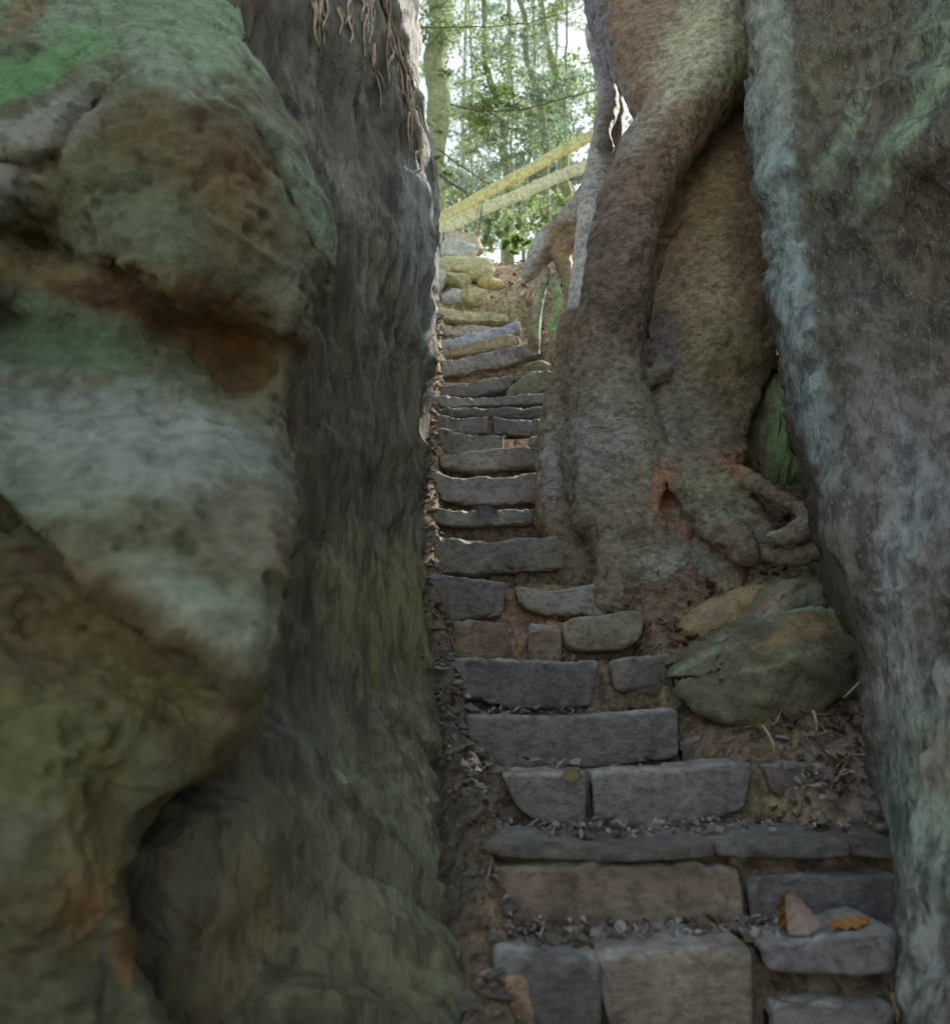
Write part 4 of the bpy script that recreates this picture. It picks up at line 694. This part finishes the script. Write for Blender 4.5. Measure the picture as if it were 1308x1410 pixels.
# debris pieces: stone chips along the left gutter
mb = MB(); r = np.random.RandomState(9)
for i in range(900):
    Y = r.uniform(1.4, 6.2); xl = float(np.interp(Y, [1, 1.7, 2.5, 3.2, 4.5, 6.5], [.05, .05, -.05, -.17, -.24, -.30])); X = xl + r.normal() * .06 if i < 750 else r.uniform(xl, xl + .8)
    z = ground_z(np.array([[X]]), np.array([[Y]]))[0, 0]; s_ = r.uniform(.005, .02) * r.choice([1, 1, 1.6])
    q = r.normal(size=(6, 3)); q /= np.linalg.norm(q, axis=1, keepdims=True)
    V = np.array([[1, 0, 0], [-1, 0, 0], [0, 1, 0], [0, -1, 0], [0, 0, .7], [0, 0, -.7]]) * s_ * r.uniform(.6, 1.3, (6, 1)) + q * s_ * .3 + np.array([X, Y, z + s_ * .3])
    mb.add(V, [[0, 2, 4], [2, 1, 4], [1, 3, 4], [3, 0, 4], [2, 0, 5], [1, 2, 5], [3, 1, 5], [0, 3, 5]])
o = mesh('gravel', mb.V_(), mb.F, mat_surface('chips', .8, .5, 1, .4, base=(.17, .15, .13)), smooth=False); tag(o, 'small stone chips scattered in the gutter beside the steps', 'gravel', kind='stuff')
# ------------------------------------------------------------------ handrails
def rail_fence(label, segs, posts):
    root = empty('handrail', tuple(P(posts[0][0], posts[0][2], posts[0][3])), label, 'handrail', 'handrails beyond the crest')
    for (a, b, w, h, c) in segs:
        A = P(*a); B = P(*b); t = (B - A) / np.linalg.norm(B - A); sd = np.cross(t, [0, 0, 1.]); sd /= np.linalg.norm(sd); up = np.cross(sd, t)
        V = []; n = 24; prof = [(-1, -.8), (-.8, -1), (.8, -1), (1, -.8), (1, .8), (.8, 1), (-.8, 1), (-1, .8)]
        for i in range(n):
            q = A + (B - A) * i / (n - 1.) + up * .006 * math.sin(i * .9) 
            for (u, v) in prof: V.append(q + sd * u * w / 2 + up * v * h / 2)
        f = gridfaces(n, 8, True).tolist() + [list(range(8)), [(n - 1) * 8 + k for k in range(8)]]
        child('rail', V, f, M_wood, root, lin(c), smooth=False)
    for (px, y0, y1, d) in posts:
        A = P(px, y1, d); B = np.array([A[0], A[1], P(px, y0, d)[2]])
        V, f = tube([A - [0, 0, .4], A, B], [.05, .05, .048], 10); child('post', V, f, M_wood, root, lin((150, 130, 84)))
rail_fence('near grey topped wooden handrail with yellow underside crossing behind the steps', [((540, 343, 6.9), (850, 208, 7.6), .05, .115, (176, 140, 88))], [(548, 335, 440, 6.95), (862, 195, 400, 7.6)])
rail_fence('far yellow wooden handrail rising steeply towards the tree', [((585, 312, 8.2), (850, 166, 7.9), .05, .13, (184, 128, 62))], [(560, 330, 430, 8.3), (858, 160, 380, 7.95)])
# ------------------------------------------------------------------ background trees
M_lf = [mat_leaf('green_leaf', (.20, .30, .10), (.30, .40, .16), .65), mat_leaf('pale_green_leaf', (.28, .37, .19), (.36, .45, .25), .65), mat_leaf('bluish_leaf', (.20, .30, .20), (.28, .38, .28), .65), mat_leaf('lime_leaf', (.26, .34, .08), (.16, .28, .06), .6)]
def spray(mb, mbt, base, dirv, L, r, n, ls, thick=.01):
    dirv = dirv / np.linalg.norm(dirv); sd = np.cross(dirv, [0, 0, 1.]); sd /= np.linalg.norm(sd) + 1e-9
    pts = [base + dirv * L * t + np.array([0, 0, -.12 * L * t * t]) + sd * .05 * L * math.sin(5 * t + r.uniform(0, 6)) for t in np.linspace(0, 1, 7)]
    mbt.add(*tube(pts, np.linspace(thick, thick * .3, 7), 4))
    for k in range(n):
        t = r.uniform(.15, 1); i = min(5, int(t * 6)); c = pts[i] + (pts[i + 1] - pts[i]) * (t * 6 - i)
        off = sd * r.normal() * .16 * L + dirv * r.normal() * .03 + np.array([0, 0, r.normal() * .035 * L])
        l = ls * r.uniform(.7, 1.7)
        mb.add(*leafmesh(c + off, np.array([r.normal() * .7, r.normal() * .7, 1]), r.normal(size=3), l, l * .55, .1))
M_twig = mat_surface('twig_bark', .85, .5, .6, .3, base=(.20, .22, .15))
def bg_tree(label, trunk, r0, r1, sprays, mat, seed, leaf=.07, nl=60, tcol=(.24, .28, .16), name='forest_tree'):
    r = np.random.RandomState(seed); W = [P(*t) for t in trunk]; W = np.array(W)
    # extend to the ground and above the frame
    root = empty(name, (float(W[-1][0]), float(W[-1][1]), float(line(np.array(W[-1][1])))), label, 'tree', 'trees beyond the crest')
    pts = catm(W, 6); pts = np.concatenate([pts, [[pts[-1][0], pts[-1][1], float(line(np.array(pts[-1][1]))) - .3]]])
    pts[:, 0] += fbm(pts * 1.2, 3, seed) * .12
    V, f = tube(pts, np.linspace(r1, r0, len(pts)) * (1 + .12 * fbm(pts * 3, 2, seed + 1)), 12)
    child('trunk', V, f, mat_surface('forest_bark', .85, 1, .6, .4, base=tcol), root)
    ml = MB(); mt = MB()
    for (px, py, L, az, el, n) in sprays:
        d = float(np.interp(py, [t[1] for t in trunk], [t[2] for t in trunk])); b = P(px, py, d)
        j = np.argmin(abs(pts[:, 2] - b[2])); b = np.array([b[0], pts[j][1] + r.normal() * .25, b[2]])
        a = math.radians(az); dv = np.array([math.cos(a), math.sin(a) , math.tan(math.radians(el))])
        mt = MB(); spray(ml, mt, b, dv, L, r, n, leaf); child('branch', mt.V_(), mt.F, M_twig, root)
    child('crown', ml.V_(), ml.F, mat, root, smooth=False)
def rsp(r, x0, x1, y0, y1, n, Lr, nl, elr=(-10, 30)):
    return [(r.uniform(x0, x1), r.uniform(y0, y1), r.uniform(*Lr), r.choice([0, 180]) + r.uniform(-40, 40), r.uniform(*elr), int(nl * NL)) for _ in range(n)]
rr = np.random.RandomState(21)
NL = 1.9
bg_tree('thick mossy trunk beyond the crest at the left side of the gap', [(606, -200, 11), (606, 0, 11), (602, 120, 11), (596, 220, 11), (594, 340, 11)], .17, .21, rsp(rr, 560, 640, -120, 90, 24, (.5, 1.1), 70) + rsp(rr, 585, 615, 60, 260, 10, (.15, .3), 40), M_lf[1], 1, .055, tcol=(.30, .36, .20))
bg_tree('leafy sapling in the middle of the gap with a dense dark green mid crown', [(655, -100, 12), (668, 90, 12), (690, 160, 12), (697, 230, 12), (702, 300, 12)], .09, .045, rsp(rr, 655, 740, 120, 200, 26, (.4, .9), 70) + rsp(rr, 660, 720, 200, 290, 10, (.3, .5), 26) + rsp(rr, 640, 700, 60, 130, 8, (.3, .6), 22), M_lf[0], 2, .05)
bg_tree('thin leaning sapling right of the middle one', [(705, -100, 11), (722, 50, 11), (735, 110, 11), (750, 200, 11), (756, 260, 11)], .07, .04, rsp(rr, 700, 790, 100, 210, 20, (.4, .9), 55) + rsp(rr, 700, 760, -40, 90, 10, (.3, .7), 26), M_lf[2], 3, .05)
bg_tree('crooked sapling near the old tree with pale yellow green leaves', [(728, -100, 13), (750, 30, 13), (762, 80, 13), (770, 130, 13), (772, 200, 13), (790, 300, 13)], .11, .06, rsp(rr, 740, 830, 80, 200, 18, (.4, .9), 50) + rsp(rr, 720, 800, -80, 60, 12, (.4, .9), 36), M_lf[3], 4, .055, tcol=(.28, .34, .14))
bg_tree('slim distant tree with sparse high twigs', [(780, -100, 12), (782, 60, 12), (776, 160, 12), (770, 260, 12)], .025, .018, rsp(rr, 745, 830, 0, 170, 14, (.4, .8), 18), M_lf[2], 5, .045)
bg_tree('distant pale tree with fine foliage beyond the thick mossy trunk', [(640, -100, 16), (648, 100, 16), (652, 330, 16)], .03, .02, rsp(rr, 615, 700, -60, 330, 26, (.5, 1.2), 26), M_lf[2], 6, .06)
bg_tree('distant tree with drooping sparse branches below the handrail line', [(730, -100, 17), (736, 100, 17), (720, 330, 17)], .05, .04, rsp(rr, 690, 820, -40, 330, 26, (.6, 1.3), 26), M_lf[1], 7, .06)
bg_tree('far tree whose top leaves hang at the upper edge of the gap', [(690, -150, 14), (700, 0, 14), (706, 300, 14)], .03, .02, rsp(rr, 620, 720, -60, 30, 16, (.4, .9), 50), M_lf[2], 8, .06)
M_far = mat_leaf('far_pale_leaf', (.34, .44, .34), (.44, .50, .42), .6)  # distance haze put into the colour: far leaves and bark made pale
NL = 3.2
for k, (x0, lb) in enumerate([(640, 'hazy pale tree far beyond the gap at the left'), (700, 'hazy pale tree far beyond the gap in the middle'), (765, 'hazy pale tree far beyond the gap at the right'), (820, 'hazy pale tree far beyond the gap next to the old tree')]):
    bg_tree(lb, [(x0 + 4, -120, 26), (x0, 100, 26), (x0 - 6, 330, 26)], .09, .05, rsp(rr, x0 - 55, x0 + 55, -100, 130, 16, (1.2, 2.6), 26) + rsp(rr, x0 - 50, x0 + 50, 130, 250, 14, (1.2, 2.6), 32) + rsp(rr, x0 - 50, x0 + 50, 230, 350, 18, (1.2, 2.6), 42), M_far, 30 + k, .15, tcol=(.34, .38, .30))
# long branches crossing the gap
for i, (pts, rad, lb) in enumerate([([(530, 34, 9), (600, 38, 9), (660, 38, 9), (730, 30, 9), (800, 12, 9)], .012, 'long thin branch crossing the top of the gap'), ([(620, 143, 9.5), (660, 152, 9.5), (720, 150, 9.5), (770, 136, 9.5), (835, 118, 9.5)], .014, 'second thin branch crossing the gap below the first'), ([(604, 205, 9), (640, 232, 9), (680, 256, 9)], .012, 'short thin branch leaning down right above the handrail'), ([(606, 240, 9), (640, 262, 9), (655, 290, 9)], .02, 'mossy drooping branch left above the handrail')]):
    root = empty('branch', tuple(P(*pts[0])), lb, 'branch'); W = catm(np.array([P(*q) for q in pts]), 5); W[:, 2] += fbm(W * 4, 3, i) * .04
    V, f = tube(W, np.linspace(rad, rad * .6, len(W)), 6); child('stem', V, f, mat_surface('branch_bark', .8, .5, 1, .3, base=(.10, .10, .075)), root)
    ml = MB(); mt = MB(); r = np.random.RandomState(40 + i)
    for k in range(7):
        j = r.randint(2, len(W) - 1); mt = MB(); spray(ml, mt, W[j], np.array([r.normal(), r.normal() * .4, r.normal() * .4]), r.uniform(.15, .35), r, 16, .04, .004); child('twig', mt.V_(), mt.F, M_vine2, root)
    child('foliage', ml.V_(), ml.F, M_lf[i % 4], root, smooth=False)
# shrubs just behind the crest
for i, (px, py, d, sx, n, m, lb) in enumerate([(690, 318, 9, 60, 60, 1, 'pale green shrub behind the rubble pile'), (740, 300, 10, 60, 60, 0, 'green shrub under the handrails in the middle'), (800, 290, 10, 60, 50, 1, 'shrub at the right under the handrails'), (715, 335, 7.4, 20, 14, 3, 'small yellow green plant on the crest bank'), (838, 80, 3.9, 8, 6, 3, 'bright lime leaves sprouting on the left side of the old tree'), (640, 300, 12, 50, 40, 2, 'faint bluish shrub behind the left end of the handrails')]):
    r = np.random.RandomState(60 + i); b = P(px, py + 20, d); root = empty('shrub', tuple(b), lb, 'shrub'); ml = MB(); mt = MB(); s_ = sx * d / F
    for k in range(int(n * .6)):
        mt = MB(); q = P(px + r.normal() * sx * .5, py + r.normal() * sx * .28, d); dv = np.array([r.normal(), r.normal(), .8 + r.normal() * .3])
        spray(ml, mt, q, dv, s_ * r.uniform(.2, .5), r, 28, .05 if d > 5 else .02, .004 if d > 5 else .001); child('stem', mt.V_(), mt.F, M_vine2, root)
    child('foliage', ml.V_(), ml.F, M_lf[m], root, smooth=False)
# ------------------------------------------------------------------ light
SUN_EL, SUN_AZ = math.radians(44), math.radians(51)      # azimuth: clockwise from +Y (view direction) towards +X
w = bpy.data.worlds.new("World"); sc.world = w; w.use_nodes = True; nt = w.node_tree
bg = nt.nodes['Background']; sky = nt.nodes.new('ShaderNodeTexSky'); sky.sky_type = 'NISHITA'; sky.sun_disc = False
sky.sun_elevation = SUN_EL; sky.sun_rotation = SUN_AZ; sky.dust_density = 1.6; sky.air_density = 1.0; sky.ozone_density = 1.0
hsv = nt.nodes.new('ShaderNodeHueSaturation'); hsv.inputs['Saturation'].default_value = .45; nt.links.new(sky.outputs[0], hsv.inputs['Color'])
tint = nt.nodes.new('ShaderNodeMix'); tint.data_type = 'RGBA'; tint.blend_type = 'MULTIPLY'; tint.inputs[0].default_value = 1; tint.inputs[7].default_value = (1.0, 1.06, .96, 1)
nt.links.new(hsv.outputs[0], tint.inputs[6]); nt.links.new(tint.outputs[2], bg.inputs['Color']); bg.inputs['Strength'].default_value = .15
sun = bpy.data.lights.new('sun', 'SUN'); sun.energy = 2.5; sun.angle = math.radians(.5); sun.color = (1, .93, .82)
so = bpy.data.objects.new('sun', sun); COL.objects.link(so)
sv = Vector((math.sin(SUN_AZ) * math.cos(SUN_EL), math.cos(SUN_AZ) * math.cos(SUN_EL), math.sin(SUN_EL)))
so.rotation_euler = sv.to_track_quat('Z', 'Y').to_euler()
sc.view_settings.view_transform = 'Standard'; sc.view_settings.look = 'None'; sc.view_settings.gamma = 1; sc.view_settings.exposure = .98
sc.cycles.max_bounces = 7; sc.cycles.diffuse_bounces = 4
